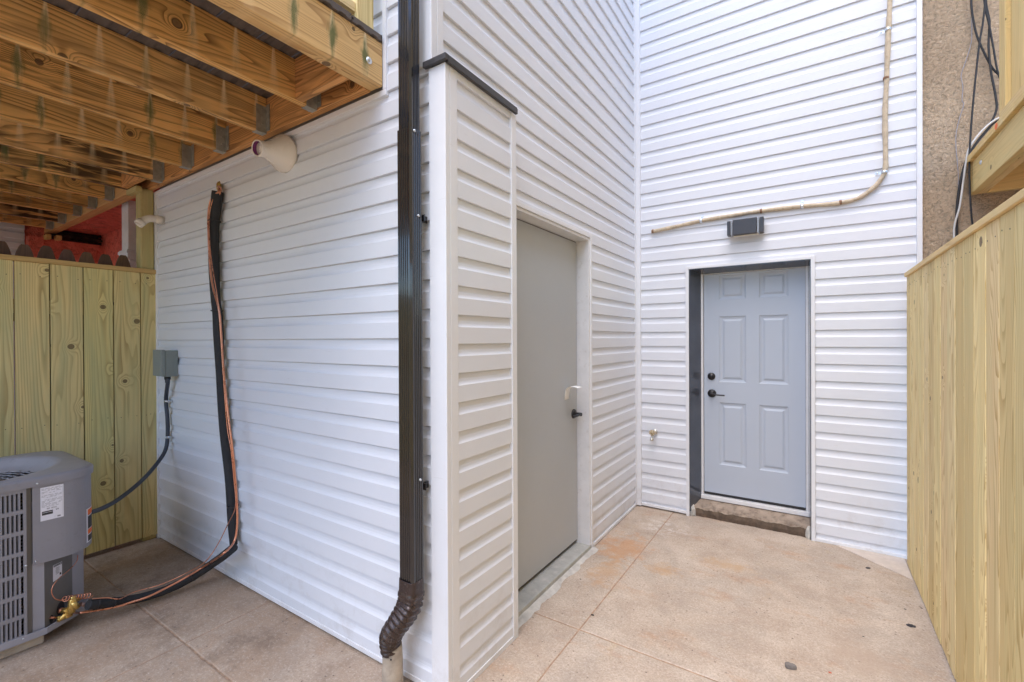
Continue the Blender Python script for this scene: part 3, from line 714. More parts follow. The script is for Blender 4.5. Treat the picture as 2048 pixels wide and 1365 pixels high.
# ------------------------------------------------------------------ fences
def board_fence(name, label, axis_y, X, inner, y0, y1, z0, z1, pitch, gap, mt, capmt, caph, seams, thick=.02, nailz=()):
    """fence along Y; inner=+1 if visible face is +X side, -1 if -X"""
    t = thing(name, (X, (y0+y1)/2, 0), label, 'fence')
    g = MB(); y = y1; k = 0
    ys_ = list(seams)
    while ys_[-1] > y0: ys_.append(ys_[-1]-pitch*random.uniform(.96, 1.04))
    a = y1
    for s_ in ys_:
        dz = random.uniform(-.004, .004); jx = random.uniform(-.0015, .0015)
        g.box(X+jx, X+jx-inner*thick, s_+gap/2, a-gap/2, z0+random.uniform(0, .006), z1-caph, 'z', bev=.0018)
        a = s_
    a = y1
    for s_ in ys_[:14]:
        for zz in nailz:
            for yy in (a-.035, s_+.035):
                n0 = len(g.bm.faces)
                g.lathe([(0, .0008), (.0026, .0008), (.0026, 0)], (X+inner*.0022, yy+random.uniform(-.01, .01), zz+random.uniform(-.008, .008)), (inner, 0, 0), 7)
                g.bm.faces.ensure_lookup_table()
                for f in g.bm.faces[n0:]: f.material_index = 1
        a = s_
    g.obj('board_panel', [mt, INKD], t)
    g = MB(); cw = .05
    g.box(X+inner*.012, X-inner*cw, y0, y1+.0, z1-caph+.001, z1, 'y', bev=.003); g.obj('cap_rail', capmt, t)
    for zz in (.35, z1-.35):
        g = MB(); g.box(X-inner*(thick+.004), X-inner*(thick+.04), y0, y1, zz, zz+.085, 'y', bev=.003); g.obj('rail', mt, t)
    return t
fE = board_fence('plank_fence', 'greenish treated plank fence with knots behind the condenser unit', 'y', -4.09, 1, -5.0, 1.392, .03, 1.998, .158, .006, W_GREEN, W_CAP, .032, [1.294, 1.14, .982, .821, .663], nailz=(1.885, .93))
sD = [3.745]
board_fence('tongue_fence', 'pale yellow tongue-and-groove board fence along the right side', 'y', .5, -1, -5.0, 3.86, .01, 1.885, .137, .007, W_PALE, W_NEW, .028, sD, nailz=(1.80,))
# end post of the right fence against the house
# picket fence behind
pk = thing('picket_fence', (-4.24, 0, 0), 'old dark brown dog-eared picket fence peeking over the left plank fence', 'fence')
y = 1.235; k = 0
while y > -1.2:
    g = MB(); hw = .0445; zt_ = 2.095+random.uniform(-.006, .006); yy = y
    pts = [(yy-hw, .05), (yy+hw, .05), (yy+hw, zt_-.085), (yy+hw*.78, zt_-.045), (yy+hw*.5, zt_-.010), (yy+hw*.32, zt_), (yy-hw*.32, zt_), (yy-hw*.5, zt_-.010), (yy-hw*.78, zt_-.045), (yy-hw, zt_-.085)]
    g.prism(pts, 'x', -4.235, -4.218, 'z', random.random()); g.obj('picket', W_OLD, pk); y -= .1005; k += 1
g = MB(); g.box(-4.26, -4.236, -1.2, 1.27, 1.6, 1.68, 'y'); g.box(-4.26, -4.236, -1.2, 1.27, .4, .48, 'y'); g.obj('rail', W_OLD, pk)

# ------------------------------------------------------------------ left deck
dk = thing('wooden_deck', (-3.0, .8, 2.59), 'stained treated-wood deck on joists overhead at the left', 'deck')
ZB, ZT = 2.59, 2.782; YF = -.9
g = MB(); g.box(-4.25, -1.6705, 1.346, 1.384, ZB, ZT-.001, 'x', .31, bev=.003); g.obj('ledger', W_LEDG, dk)
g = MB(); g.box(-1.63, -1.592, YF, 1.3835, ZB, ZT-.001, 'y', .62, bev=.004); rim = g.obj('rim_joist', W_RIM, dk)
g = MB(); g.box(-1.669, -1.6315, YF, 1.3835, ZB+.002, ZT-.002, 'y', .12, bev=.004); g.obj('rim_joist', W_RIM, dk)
g = MB(); c = P(747, 127, 'x', -1.592); g.lathe([(0, .008), (.006, .0075), (.012, .005), (.0155, .001), (.0155, 0)], (-1.592, 1.31, c.z), (1, 0, 0), 18); g.obj('carriage_bolt', ZINC, rim)
JX = [-2.035, -2.49, -2.935, -3.39, -3.85]
jn = []
for i, x in enumerate(JX+[-4.235]):
    g = MB(); ylim = 1.344
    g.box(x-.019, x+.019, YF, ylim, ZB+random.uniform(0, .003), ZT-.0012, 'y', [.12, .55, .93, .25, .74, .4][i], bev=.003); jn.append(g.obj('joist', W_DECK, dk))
    if i < 5:
        g = MB()   # joist hanger: stirrup plus flanges
        g.box(x-.021, x+.021, 1.288, 1.343, ZB-.0035, ZB-.0015); g.box(x+.0195, x+.0215, 1.288, 1.343, ZB-.003, ZB+.14); g.box(x-.0215, x-.0195, 1.288, 1.343, ZB-.003, ZB+.14)
        g.box(x+.0215, x+.052, 1.3415, 1.3445, ZB+.01, ZB+.15); g.box(x-.052, x-.0215, 1.3415, 1.3445, ZB+.01, ZB+.15)
        for zz in (.03, .07, .11):
            g.lathe([(0, .003), (.004, .002), (.004, 0)], (x+.037, 1.3415, ZB+zz), (0, -1, 0), 8); g.lathe([(0, .003), (.004, .002), (.004, 0)], (x+.0215, 1.318, ZB+zz+.01), (1, 0, 0), 8)
        g.obj('joist_hanger', GALV, jn[-1])
g = MB(); g.box(-2.015, -1.67, 1.23, 1.268, ZB+.002, ZT-.002, 'x', .83, bev=.003); g.obj('blocking', W_LEDG, dk)
g = MB(); g.box(-4.215, -3.87, 1.225, 1.263, ZB+.001, ZT-.002, 'x', .2, bev=.003); g.obj('blocking', W_LEDG, dk)
# beam beyond the post with more joists
g = MB(); g.box(-7.0, -4.255, 1.30, 1.337, ZB, ZT-.001, 'x', .66, bev=.003); g.box(-7.0, -4.255, 1.339, 1.375, ZB+.001, ZT-.001, 'x', .36, bev=.003); g.obj('beam', wood('fresh_beam_pine', (.72, .42, .17), (.45, .22, .08), contrast=.6, knots=.35), dk)
for i, x in enumerate((-4.66, -5.065, -5.465, -5.935, -6.345, -6.80)):
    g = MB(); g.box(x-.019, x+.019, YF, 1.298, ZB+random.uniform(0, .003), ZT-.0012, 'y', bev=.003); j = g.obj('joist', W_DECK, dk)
    g = MB(); g.box(x-.021, x+.021, 1.245, 1.297, ZB-.0035, ZB-.0015); g.box(x+.0195, x+.0215, 1.245, 1.297, ZB-.003, ZB+.14); g.box(x+.0215, x+.05, 1.2955, 1.2985, ZB+.01, ZB+.14); g.obj('joist_hanger', GALV, j)
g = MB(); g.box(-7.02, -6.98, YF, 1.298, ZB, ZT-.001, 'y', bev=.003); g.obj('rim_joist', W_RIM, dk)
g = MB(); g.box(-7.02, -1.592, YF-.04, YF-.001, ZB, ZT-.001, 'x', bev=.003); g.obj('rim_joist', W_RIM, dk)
# grooved composite deck boards with gaps, running along X
k = 0; y1 = 1.372
while y1 > YF:
    g = MB(); w_ = .152; y0 = y1-w_
    pr = [(y0, ZT), (y0+.02, ZT), (y0+.032, ZT+.006), (y0+.052, ZT+.006), (y0+.064, ZT), (y0+.090, ZT), (y0+.102, ZT+.006), (y0+.122, ZT+.006), (y0+.134, ZT), (y1, ZT), (y1, ZT+.009), (y1-.006, ZT+.012), (y1-.006, ZT+.016), (y1, ZT+.019), (y1, ZT+.026), (y0, ZT+.026), (y0, ZT+.019), (y0+.006, ZT+.016), (y0+.006, ZT+.012), (y0, ZT+.009)]
    e = DX+.006+random.uniform(-.004, .006)
    g.prism(pr, 'x', -7.04, e); g.obj('deck_board', COMP, dk); y1 = y0-.008
# railing post standing on the deck, upper right
g = MB(); g.box(-1.69, -1.60, 1.255, 1.345, ZT+.027, 4.1, 'z', .3, bev=.006); g.obj('railing_post', W_PALE, dk)
g = MB()
for yy in (1.0, .87, .74, .61, .48, .35, .22): g.box(-1.655, -1.62, yy, yy+.035, ZT+.11, 3.75, 'z', bev=.002)
g.box(-1.665, -1.61, YF, 1.254, 3.755, 3.80, 'y'); g.box(-1.665, -1.61, YF, 1.254, ZT+.07, ZT+.108, 'y'); g.obj('railing', W_PALE, dk)
# post under the deck
g = MB(); g.box(-4.190, -4.10, 1.300, 1.3835, .0, 2.589, 'z', .5, bev=.008); o = g.obj('deck_post', W_POST, dk)
g = MB(); g.box(-4.253, -4.06, 1.264, 1.299, 2.55, 2.5885, 'x', .8, bev=.003); g.obj('post_cleat', W_POST, dk)
for yp in (YF+.1,):
    for xp in (-6.9, -1.75): 
        g = MB(); g.box(xp-.045, xp+.045, yp-.045, yp+.045, 0, 2.589, 'z', bev=.006); g.obj('deck_post', W_POST, dk)

# ------------------------------------------------------------------ wall things: exhaust cone, elbow vent
def PY(px, py, y): return P(px, py, 'y', y)
cn = MB()
c0 = PY(571, 309, 1.385); c1 = P(514, 296.5, 'x', -2.335); ax = (c1-c0); Lc = ax.length
rN = 15.5/915.4*(c1-CAM).dot(Fw); rB = 36./915.4*(c0-CAM).dot(Fw)
cn.lathe([(rN-.0045, Lc-.05), (rN-.004, Lc), (rN, Lc+.001), (rN+.001, Lc-.004), (rN+.001, Lc*.72), (rN+.004, Lc*.66), (rB*.70, Lc*.38), (rB*.93, Lc*.2), (rB, Lc*.13), (rB, Lc*.04), (rB-.004, Lc*.04), (rB*.9, Lc*.14), (rN, Lc*.6), (rN-.0045, Lc-.05)], c0, ax, 40)
o = cn.obj('exhaust_vent', PVC); tag(o, 'large cream PVC exhaust vent cone poking from the siding just below the deck', 'vent')
g = MB(); g.lathe([(rN-.0046, Lc-.0015), (rN-.0048, Lc-.022), (rN-.0048, Lc-.023)], c0, ax, 40); g.obj('purple_primer_ring', PURP, o)
g = MB(); g.lathe([(0, Lc-.02), (rN-.012, Lc-.02), (rN-.012, Lc-.06)], c0+Vector((.003, 0, .002)), ax, 30); g.obj('inner_pipe', PVC, o)
g = MB(); e0 = PY(329, 442, 1.40); 
g.tube([e0, e0+Vector((0, -.05, 0)), e0+Vector((.0, -.09, -.004)), e0+Vector((.0, -.125, -.026)), e0+Vector((.0, -.155, -.056))], lambda t: .0255 if t < .97 else .027, 20, 6, cap=False)
g.lathe([(.030, .012), (.030, .052), (.0255, .056)], e0, (0, -1, 0), 24); g.lathe([(.027, -.03), (.0295, -.03), (.0295, .006), (.022, .006), (.0215, -.03)], e0+Vector((.0, -.153, -.054)), (0, -.68, -.73), 24)
o = g.obj('vent_elbow', PVC); tag(o, 'small cream PVC elbow pipe poking out beside the deck post', 'vent pipe'); 
o.modifiers.new('t', 'SOLIDIFY').thickness = .002

# ------------------------------------------------------------------ disconnect box and whip
dxx = -3.725; zA, zB2 = P(323, 702, 'x', dxx).z, P(323, 755, 'x', dxx).z
db = thing('disconnect_box', (-3.79, 1.34, zB2), 'grey-green electrical disconnect box on the siding next to the plank fence', 'electrical box')
g = MB(); g.box(-3.852, dxx, 1.315, 1.392, zB2, zA, bev=.004); g.obj('enclosure', DISC, db)
g = MB(); g.box(-3.858, dxx+.004, 1.287, 1.3145, zB2+.006, zA+.006, bev=.005); g.obj('cover', DISC, db)
g = MB(); g.box(dxx+.0005, dxx+.003, 1.32, 1.36, zB2+.04, zA-.03, bev=.0008); g.box(dxx+.003, dxx+.006, 1.333, 1.347, zB2+.018, zB2+.04, bev=.001); g.obj('latch', DISC, db)
wp = MB(); w0 = Vector((-3.775, 1.345, zB2-.02))
pts = [w0+Vector((0, 0, .02)), w0+Vector((.002, 0, -.03)), PY(332, 800, 1.368), PY(335, 840, 1.368), PY(335, 878, 1.368), P(329, 905, 'y', 1.34), P(308, 935, 'y', 1.25), P(280, 965, 'y', 1.13), P(240, 997, 'y', 1.0), P(205, 1017, 'y', .88), P(178, 1026, 'y', .79)]
wp.tube(pts, .0125, 14, 8); o = wp.obj('conduit_whip', CONDB); tag(o, 'dark blue-grey flexible conduit sweeping from the disconnect box to the condenser', 'conduit')
g = MB(); g.lathe([(.019, 0), (.019, .022), (.0145, .026), (.0145, .045)], w0+Vector((0, 0, .022)), (0, 0, -1), 16); g.obj('connector', RUB, o)
for i, (px, py) in enumerate(((334, 803), (335, 875))):
    c = PY(px, py, 1.368); g = MB(); g.lathe([(.0135, -.008), (.0150, -.008), (.0150, .008), (.0135, .008)], c, (0, 0, 1), 16); g.box(c.x+.012, c.x+.042, c.y+.010, c.y+.0125, c.z-.007, c.z+.007); g.lathe([(0, .004), (.004, .003), (.004, 0)], c+Vector((.03, .010, 0)), (0, -1, 0), 8); g.obj('pipe_strap', ZINC, o)

# ------------------------------------------------------------------ air conditioner condenser
ac = thing('condenser_unit', (-3.46, .385, 0), 'grey outdoor air-conditioning condenser with louvred side and rounded corner by the left fence', 'air conditioner')
FX = -3.10; BXK = -3.83; YR = .80; YL = -.04
g = MB(); g.prism([(FX, YL), (FX, .60), (-3.2, .765), (-3.30, .80), (BXK, .80), (BXK, YL)], 'z', .055, .075); 
g.prism([(FX+.004, YL), (FX+.004, .602), (-3.198, .769), (-3.30, .805), (-3.30, .80), (-3.2, .765), (FX, .60), (FX, YL)], 'z', .058, .088); g.obj('base_pan', ACL, ac)
# coil core
g = MB(); g.box(BXK+.03, FX-.03, YL+.03, .52, .08, .76)
for k in range(40):
    zz = .09+k*.0168; g.box(FX-.031, FX-.022, YL+.02, .53, zz, zz+.006)
g.obj('coil', COIL, ac)
# louvre panel with real slots
g = MB(); Yl1 = .536
rows = [(.086+.0983*k, .086+.0983*k+.079) for k in range(7)]
rows = [(a+.006, b_+.006) for a, b_ in rows]
edges = [.078] + [v_ for r_ in rows for v_ in r_] + [.785]
for i in range(0, len(edges), 2): g.box(FX-.012, FX, YL, Yl1, edges[i], edges[i+1])
g.box(FX-.0122, FX+.0004, .5255, Yl1+.0004, .0785, .7845)
y = .5255; 
while y > YL+.02:
    # slat between slots, slightly angled
    for a, b_ in rows:
        ys0, ys1 = y-.0145-.0, y-.0145+.006
        g.prism([(FX-.0005, ys0), (FX-.0005, ys1), (FX-.011, ys1-.004), (FX-.011, ys0-.004)], 'z', a, b_)
    y -= .0145
g.obj('louver_panel', ACP, ac)
# back/left sheet
g = MB(); g.box(BXK-.002, BXK+.004, YL, .78, .078, .785); g.box(BXK, FX, YL-.004, YL+.001, .078, .785); g.obj('rear_louver_panel', ACP, ac)
def arc(cx, cy, r, a0, a1, n_): return [(cx+r*math.cos(R_(a0+(a1-a0)*k/n_)), cy+r*math.sin(R_(a0+(a1-a0)*k/n_))) for k in range(n_+1)]
outl = [(FX, .556), (FX, .60)] + arc(FX-.145, .655, .145, 0, 90, 14) + [(BXK, .80)]
inn = [(p[0]-.002 if i < 2 else FX-.145+(p[0]-(FX-.145))*.985, p[1] if i < 2 else .655+(p[1]-.655)*.985) for i, p in enumerate(outl)]
g = MB(); g.prism(outl+inn[::-1], 'z', .404, .790)
for f in g.bm.faces: f.smooth = False
o = g.obj('control_panel', ACP, ac)
g = MB(); g.box(FX-.03, FX-.012, .5365, .5555, .08, .785); g.obj('shadow_channel', ACD, ac)
# edge line under the panel
g = MB(); lowo = [(FX-.012, .556), (FX-.012, .597), (-3.225, .725), (-3.285, .775), (BXK+.01, .785)]
lowi = [(p[0]-.004, p[1]-.004) for p in lowo]
g2 = MB(); g2.prism([(FX-.011, .556), (FX-.011, .5965), (FX-.02, .5965), (FX-.02, .556)], 'z', .08, .41); g2.obj('corner_strip', ACL, ac)
g.prism([(FX-.013, .597), (-3.225, .722), (-3.232, .716), (FX-.02, .59)], 'z', .078, .43); g.obj('valve_panel', ACD, ac)
g = MB(); g.prism([(-3.225, .722), (-3.29, .782), (BXK+.01, .786), (BXK+.01, .78), (-3.292, .776), (-3.232, .716)], 'z', .078, .43); g.obj('side_panel', ACL, ac)
# holes with grommets on valve panel
vd = Vector((-3.225-(FX-.013), .722-.597, 0)).normalized(); vn = Vector((vd.y, -vd.x, 0)); 
if vn.x < 0: vn = -vn
def PV(px, py, off=0.):
    o_ = Vector((FX-.013, .597, 0))+vn*off; d = Fw*FPX+Rt*(px-1024)-Up*(py-682.5); t = (o_-CAM).dot(vn)/d.dot(vn); return CAM+d*t
def zoomp(x, y): return (x/6.204, 1080+y/6.204)
g = MB()
for (x, y, rx, rz) in ((752, 850, .024, .033), (638, 985, .011, .021)):
    c = PV(*zoomp(x, y), .0006)
    vs_ = [g.bm.verts.new(c+vd*rx*math.cos(a)+Vector((0, 0, rz*math.sin(a)))) for a in [2*math.pi*k/24 for k in range(24)]]
    g.bm.faces.new(vs_)
g.obj('grommet_hole', BLK, ac)
# lid
def rrect(x0, x1, y0, y1, r, n_=8):
    return arc(x1-r, y1-r, r, 0, 90, n_)+arc(x0+r, y1-r, r, 90, 180, n_)+arc(x0+r, y0+r, r, 180, 270, n_)+arc(x1-r, y0+r, r, 270, 360, n_)
def lid_ring(off, z): return rrect(BXK-off, FX+off, YL-off, YR+off, .14+off, 9), z
cxo, cyo, rO = -3.462, .39, .325
g = MB(); loops = []
for off, z in ((.008, .778), (.009, .805), (.006, .814), (-.004, .820), (-.02, .822)):
    pts, z_ = lid_ring(off, z); loops.append([g.bm.verts.new((p[0], p[1], z_)) for p in pts])
NP = len(loops[0])
def ringc(r, z, src):
    out = []
    for v in src:
        a = math.atan2(v.co.y-cyo, v.co.x-cxo); out.append(g.bm.verts.new((cxo+r*math.cos(a), cyo+r*math.sin(a), z)))
    return out
# resample a dense perimeter for a clean circle
dense = []
for k in range(96):
    a = 2*math.pi*k/96; dx_, dy_ = math.cos(a), math.sin(a)
    # intersect with outline
    best = None
    P0 = [(v.co.x, v.co.y) for v in loops[-1]]
    for i in range(len(P0)):
        x1_, y1_ = P0[i]; x2_, y2_ = P0[(i+1) % len(P0)]
        ex, ey = x2_-x1_, y2_-y1_; den = dx_*ey-dy_*ex
        if abs(den) < 1e-9: continue
        t = ((x1_-cxo)*ey-(y1_-cyo)*ex)/den; u = ((x1_-cxo)*dy_-(y1_-cyo)*dx_)/den
        if t > 0 and -1e-6 <= u <= 1+1e-6: best = t if best is None else min(best, t)
    dense.append((a, best))
for i in range(len(loops)-1):
    for k in range(NP):
        q = (k+1) % NP; f = g.bm.faces.new((loops[i][k], loops[i][q], loops[i+1][q], loops[i+1][k])); f.smooth = True
O = [g.bm.verts.new((cxo+b_*math.cos(a), cyo+b_*math.sin(a), .822)) for a, b_ in dense]
rs = [O]
for r, z in ((rO+.02, .828), (rO, .826), (rO-.012, .815), (rO-.03, .790), (rO-.05, .772), (rO-.075, .764)):
    rs.append([g.bm.verts.new((cxo+r*math.cos(a), cyo+r*math.sin(a), z)) for a, _ in dense])
for A, B in zip(rs, rs[1:]):
    for k in range(96):
        f = g.bm.faces.new((A[k], A[(k+1) % 96], B[(k+1) % 96], B[k])); f.smooth = True
g.obj('top_cover', ACP, ac)
g = MB()
for r in [.06, .09, .12, .15, .18, .21, .235]:
    pts = [(cxo+r*math.cos(2*math.pi*k/40), cyo+r*math.sin(2*math.pi*k/40), .768-.02*(1-r/.25)) for k in range(41)]; g.tube(pts, .0022, 6, 1, cap=False)
for k in range(28):
    a = 2*math.pi*k/28; g.tube([(cxo+.05*math.cos(a), cyo+.05*math.sin(a), .752), (cxo+.255*math.cos(a+.35), cyo+.255*math.sin(a+.35), .768)], .0022, 6, 1)
g.obj('fan_grille', ACL, ac)
g = MB(); g.lathe([(0, 0), (.26, 0)], (cxo, cyo, .66), (0, 0, 1), 30)
g.lathe([(0, .02), (.06, .02), (.07, 0), (.07, -.1)], (cxo, cyo, .74), (0, 0, 1), 24); g.obj('fan_motor', BLK, ac)
# screws
scr = [(46, 974, FX+.001), (74, 968, FX+.011), (72, 1123.5, FX+.001), (51.5, 1132, FX+.001), (46, 1278, FX+.001)]
for px, py, x in scr:
    c = P(px, py, 'x', x); g = MB(); g.lathe([(0, .004), (.003, .004), (.0045, .002), (.0048, 0)], c, (1, 0, 0), 8); g.obj('screw', ZINC, ac)
# data label
l0 = P(80.5, 977, 'x', FX+.0006); l1 = P(127.5, 1033, 'x', FX+.0006)
ly0, ly1, lz1, lz0 = l0.y, l1.y, .766, .605
lb = MB(); lb.box(FX+.0003, FX+.0009, ly0, ly1, lz0, lz1); lab = lb.obj('data_label', LABEL, ac)
g = MB(); ww = ly1-ly0; hh = lz1-lz0
def lmark(a0, a1, b0, b1): g.box(FX+.001, FX+.0012, ly0+ww*a0, ly0+ww*a1, lz1-hh*b1, lz1-hh*b0)
random.seed(3)
for k in range(17):
    if k in (5, 9): continue
    b0 = .04+k*.034; a = .05
    while a < .9:
        L = random.uniform(.06, .25)
        if random.random() < .72: lmark(a, min(.93, a+L), b0, b0+.010)
        a += L+random.uniform(.02, .09)
lmark(.955, .962, .03, .95)
for k in range(22):
    if k in (7, 8, 15): continue
    lmark(.27+k*.02, .278+k*.02+random.choice((0, .004)), .63, .675)
lmark(.64, .78, .70, .706); lmark(.66, .70, .715, .75); lmark(.72, .78, .715, .745); lmark(.72, .86, .92, .965); lmark(.58, .68, .93, .935)
g.obj('label_print', INK, lab)
g = MB(); lmark(.07, .53, .72, .755); lmark(.07, .53, .765, .835); lmark(.06, .08, .72, .835); g.obj('label_badge', INKD, lab)
# lower caution label on valve panel
q = [PV(658/6.204, 1080+525/6.204, .0008), PV(768/6.204, 1080+455/6.204, .0008), PV(768/6.204, 1080+268/6.204, .0008), PV(658/6.204, 1080+320/6.204, .0008)]
g = MB(); g.face(q); cl = g.obj('caution_label', LABEL, ac); cl.modifiers.new('t', 'SOLIDIFY').thickness = .0004
def onq(q, a, b_, off=0.): return q[0].lerp(q[1], a).lerp(q[3].lerp(q[2], a), b_)+vn*off
g = MB()
def qmark(a0, a1, b0, b1): g.face([onq(q, a0, b0, .0008), onq(q, a1, b0, .0008), onq(q, a1, b1, .0008), onq(q, a0, b1, .0008)])
qmark(.05, .95, .86, .89); qmark(.05, .95, .965, .985); qmark(.05, .14, .89, .965); qmark(.86, .95, .89, .965); qmark(.2, .8, .905, .95)
for k in range(9): qmark(.3+random.uniform(-.05, .05), .68+random.uniform(-.08, .08), .76-k*.05, .775-k*.05)
qmark(.72, .9, .20, .34); g.obj('label_print', INKD, cl)
# orange warning label on the rounded corner
def corner_pt(y, z, off): 
    a = math.acos(max(-1, min(1, (0)))) if False else 0
    return None
g = MB(); gO = MB(); gK = MB()
def cpt(ang, z, off): return Vector((FX-.145+(.145+off)*math.cos(R_(ang)), .655+(.145+off)*math.sin(R_(ang)), z))
wz0, wz1 = .425, .600
def cquad(gg, a0, a1, z0, z1, off):
    n_ = 5
    for k in range(n_):
        b0 = a0+(a1-a0)*k/n_; b1 = a0+(a1-a0)*(k+1)/n_; gg.face([cpt(b0, z0, off), cpt(b1, z0, off), cpt(b1, z1, off), cpt(b0, z1, off)])
cquad(g, 46, 95, wz0, wz1, .0008)
for a, b_, mm_ in ((.80, .97, ORNG), (.40, .77, INKD), (.24, .38, ORNG), (.03, .21, INKD)):
    gg = MB(); cquad(gg, 50, 92, wz0+(wz1-wz0)*a, wz0+(wz1-wz0)*b_, .0014); gO = (gO if isinstance(gO, list) else [])+[(gg, mm_)]
wl = g.obj('warning_label', LABEL, ac)
for gg, mm_ in gO: gg.obj('orange_band' if mm_ is ORNG else 'text_block', mm_, wl)
gK.bm.free()
# service valves
def PZ(x, y, off): return PV(*zoomp(x, y), off)
vl = MB()
a = PZ(745, 880, .004); b_ = PZ(830, 880, .05); vl.tube([a, b_], .013, 12, 1)
c = PZ(900, 770, .075); d = PZ(1060, 800, .11)
vb = MB(); vb.tube([a.lerp(b_, .2), b_, PZ(880, 850, .06)], .011, 12, 4); vb.tube([PZ(905, 735, .07), PZ(895, 800, .07), PZ(880, 900, .065)], .017, 12, 3); vb.tube([PZ(885, 745, .07), PZ(985, 740, .08)], .010, 10, 1); vb.tube([c, PZ(960, 850, .09)], .013, 10, 1)
vb.tube([PZ(700, 965, .012), PZ(760, 960, .03)], .006, 10, 1); vb.tube([PZ(755, 985, .035), PZ(800, 940, .045), PZ(860, 905, .055)], .012, 12, 3); vb.tube([PZ(800, 965, .04), PZ(850, 950, .06)], .008, 10, 1); vb.tube([PZ(800, 860, .05), PZ(880, 940, .06)], .009, 10, 1)
vb.lathe([(.0, .012), (.012, .012), (.012, -.012), (0, -.012)], PZ(905, 728, .07), (0, 0, 1), 6); vb.lathe([(.0, .01), (.010, .01), (.010, -.01), (0, -.01)], PZ(745, 985, .03), vd, 6)
vl.bm.free()
vb.obj('service_valve', BRASS, ac)
g = MB(); g.tube([PZ(735, 878, .006), PZ(775, 876, .02)], .012, 12, 1); g.tube([PZ(625, 968, .003), PZ(700, 966, .012)], .0055, 10, 1); g.obj('copper_stub', COPPER, ac)
g = MB(); g.tube([PZ(1000, 800, .09), PZ(1095, 812, .10)], .0095, 12, 1); g.tube([PZ(880, 905, .06), PZ(985, 908, .075)], .006, 10, 1); g.obj('valve_stub', simple('dull_copper', (.35, .24, .22), .4, .7), ac)
# thin coppery control wire: from under the panel, loop, then coil
g = MB(); pts = [PZ(965, 190, .004), PZ(950, 270, .012), PZ(850, 380, .02), PZ(720, 490, .03), PZ(650, 590, .03), PZ(645, 670, .03), PZ(690, 735, .035), PZ(770, 750, .04)]
A_, B_ = PZ(790, 735, .045), PZ(1125, 690, .11)
dirc = (B_-A_); hel = []
for k in range(0, 9*10+1):
    f = k/90; an = 2*math.pi*k/10; hel.append(A_+dirc*f+Vector((0, 0, 1))*.0125*math.sin(an)+vn.cross(Vector((0, 0, 1)))*.0*math.cos(an)+vn*.012*math.cos(an)+dirc.normalized()*.004*math.sin(an))
g.tube(pts+[hel[0]], .0022, 6, 5); g.tube(hel, .0022, 6, 2); g.obj('control_wire', COPPER, ac)
# pad
g = MB(); g.box(-3.88, -3.135, -.14, .60, .0, .054, bev=.008)
o = g.obj('equipment_pad', simple('pale_pad', (.50, .44, .37), .9, var=.15, scale=15, bump=.5)); tag(o, 'low pale pad under the grey condenser', 'pad')

# ------------------------------------------------------------------ refrigerant line set
def PFl(px, py, z): return P(px, py, 'z', z)
wallp = [(434, 383), (431, 410), (428, 440), (426, 480), (427, 540), (430, 600), (434, 632), (436, 680), (439, 740), (443, 800), (449, 880), (456, 950), (461, 1010), (464, 1060), (466, 1090)]
foam = [PY(x, y, 1.352) for x, y in wallp]
fo = MB(); 
fo.tube(foam, lambda t: .037-.010*t+.002*math.sin(t*30), 14, 4)
for v in fo.bm.verts:   # slightly flattened against the wall
    v.co.y = 1.356+(v.co.y-1.352)*.8
ln = fo.obj('line_set', FOAM); tag(ln, 'black foam refrigerant line running down the siding and over the floor to the condenser', 'refrigerant line')
fl = [P(467, 1096, 'y', 1.335), P(447, 1112, 'y', 1.26), PFl(422, 1130, .14), PFl(392, 1150, .09), PFl(360, 1168, .06), PFl(333, 1180, .05), PFl(300, 1191, .047), PFl(277, 1197, .052), PFl(245, 1203, .07), PFl(220, 1206, .095), PFl(198, 1208, .115), PFl(176, 1210, .135)]
g = MB(); g.tube(fl, lambda t: .0245-.001*t, 14, 5); g.obj('foam_sleeve', FOAM, ln)
liq = [(438, 384, 1.36), (424, 396, 1.35), (417, 425, 1.34), (417, 470, 1.335), (420, 530, 1.33), (426, 575, 1.325), (438, 620, 1.318), (443, 680, 1.316), (447, 740, 1.316), (455, 820, 1.318), (464, 890, 1.32), (470, 950, 1.325), (474, 1010, 1.325), (474, 1055, 1.32)]
lp = [PY(x, y, yy-.017) for x, y, yy in liq]+[P(467, 1086, 'y', 1.28), P(446, 1108, 'y', 1.19), PFl(412, 1131, .15), PFl(370, 1156, .11), PFl(333, 1176, .085), PFl(296, 1194, .072), PFl(262, 1205, .066), PFl(237, 1213, .066), PFl(200, 1220, .08), PFl(160, 1226, .10)]
g = MB(); g.tube(lp, .0058, 10, 6); o = g.obj('copper_pipe', COPPER, ln)
ctl = [(426, 398, 1.345), (419, 430, 1.335), (419, 480, 1.325), (424, 530, 1.318), (434, 590, 1.312), (440, 640, 1.312), (446, 740, 1.308), (454, 850, 1.31), (462, 900, 1.312), (468, 960, 1.315), (471, 1013, 1.315)]
cp = [PY(x, y, yy-.016) for x, y, yy in ctl]+[P(455, 1050, 'y', 1.30), P(435, 1090, 'y', 1.27), P(410, 1124, 'y', 1.22), PFl(370, 1148, .12), PFl(320, 1170, .09), PFl(270, 1184, .085), PFl(240, 1198, .11), PFl(215, 1196, .135), PFl(185, 1198, .155)]
g = MB(); g.tube(cp, .0026, 8, 6); g.obj('control_wire', COPPER, ln)
for (px, py, yy, rr) in ((429, 443, 1.35, .037), (434, 622, 1.35, .034), (466, 1013, 1.345, .031)):
    c = PY(px, py, yy); g = MB(); g.lathe([(rr-.002, -.003), (rr, -.003), (rr, .003), (rr-.002, .003)], c, (0, 0, 1), 20); g.obj('cable_tie', BLK, ln)
FL = spline(fl, 5)
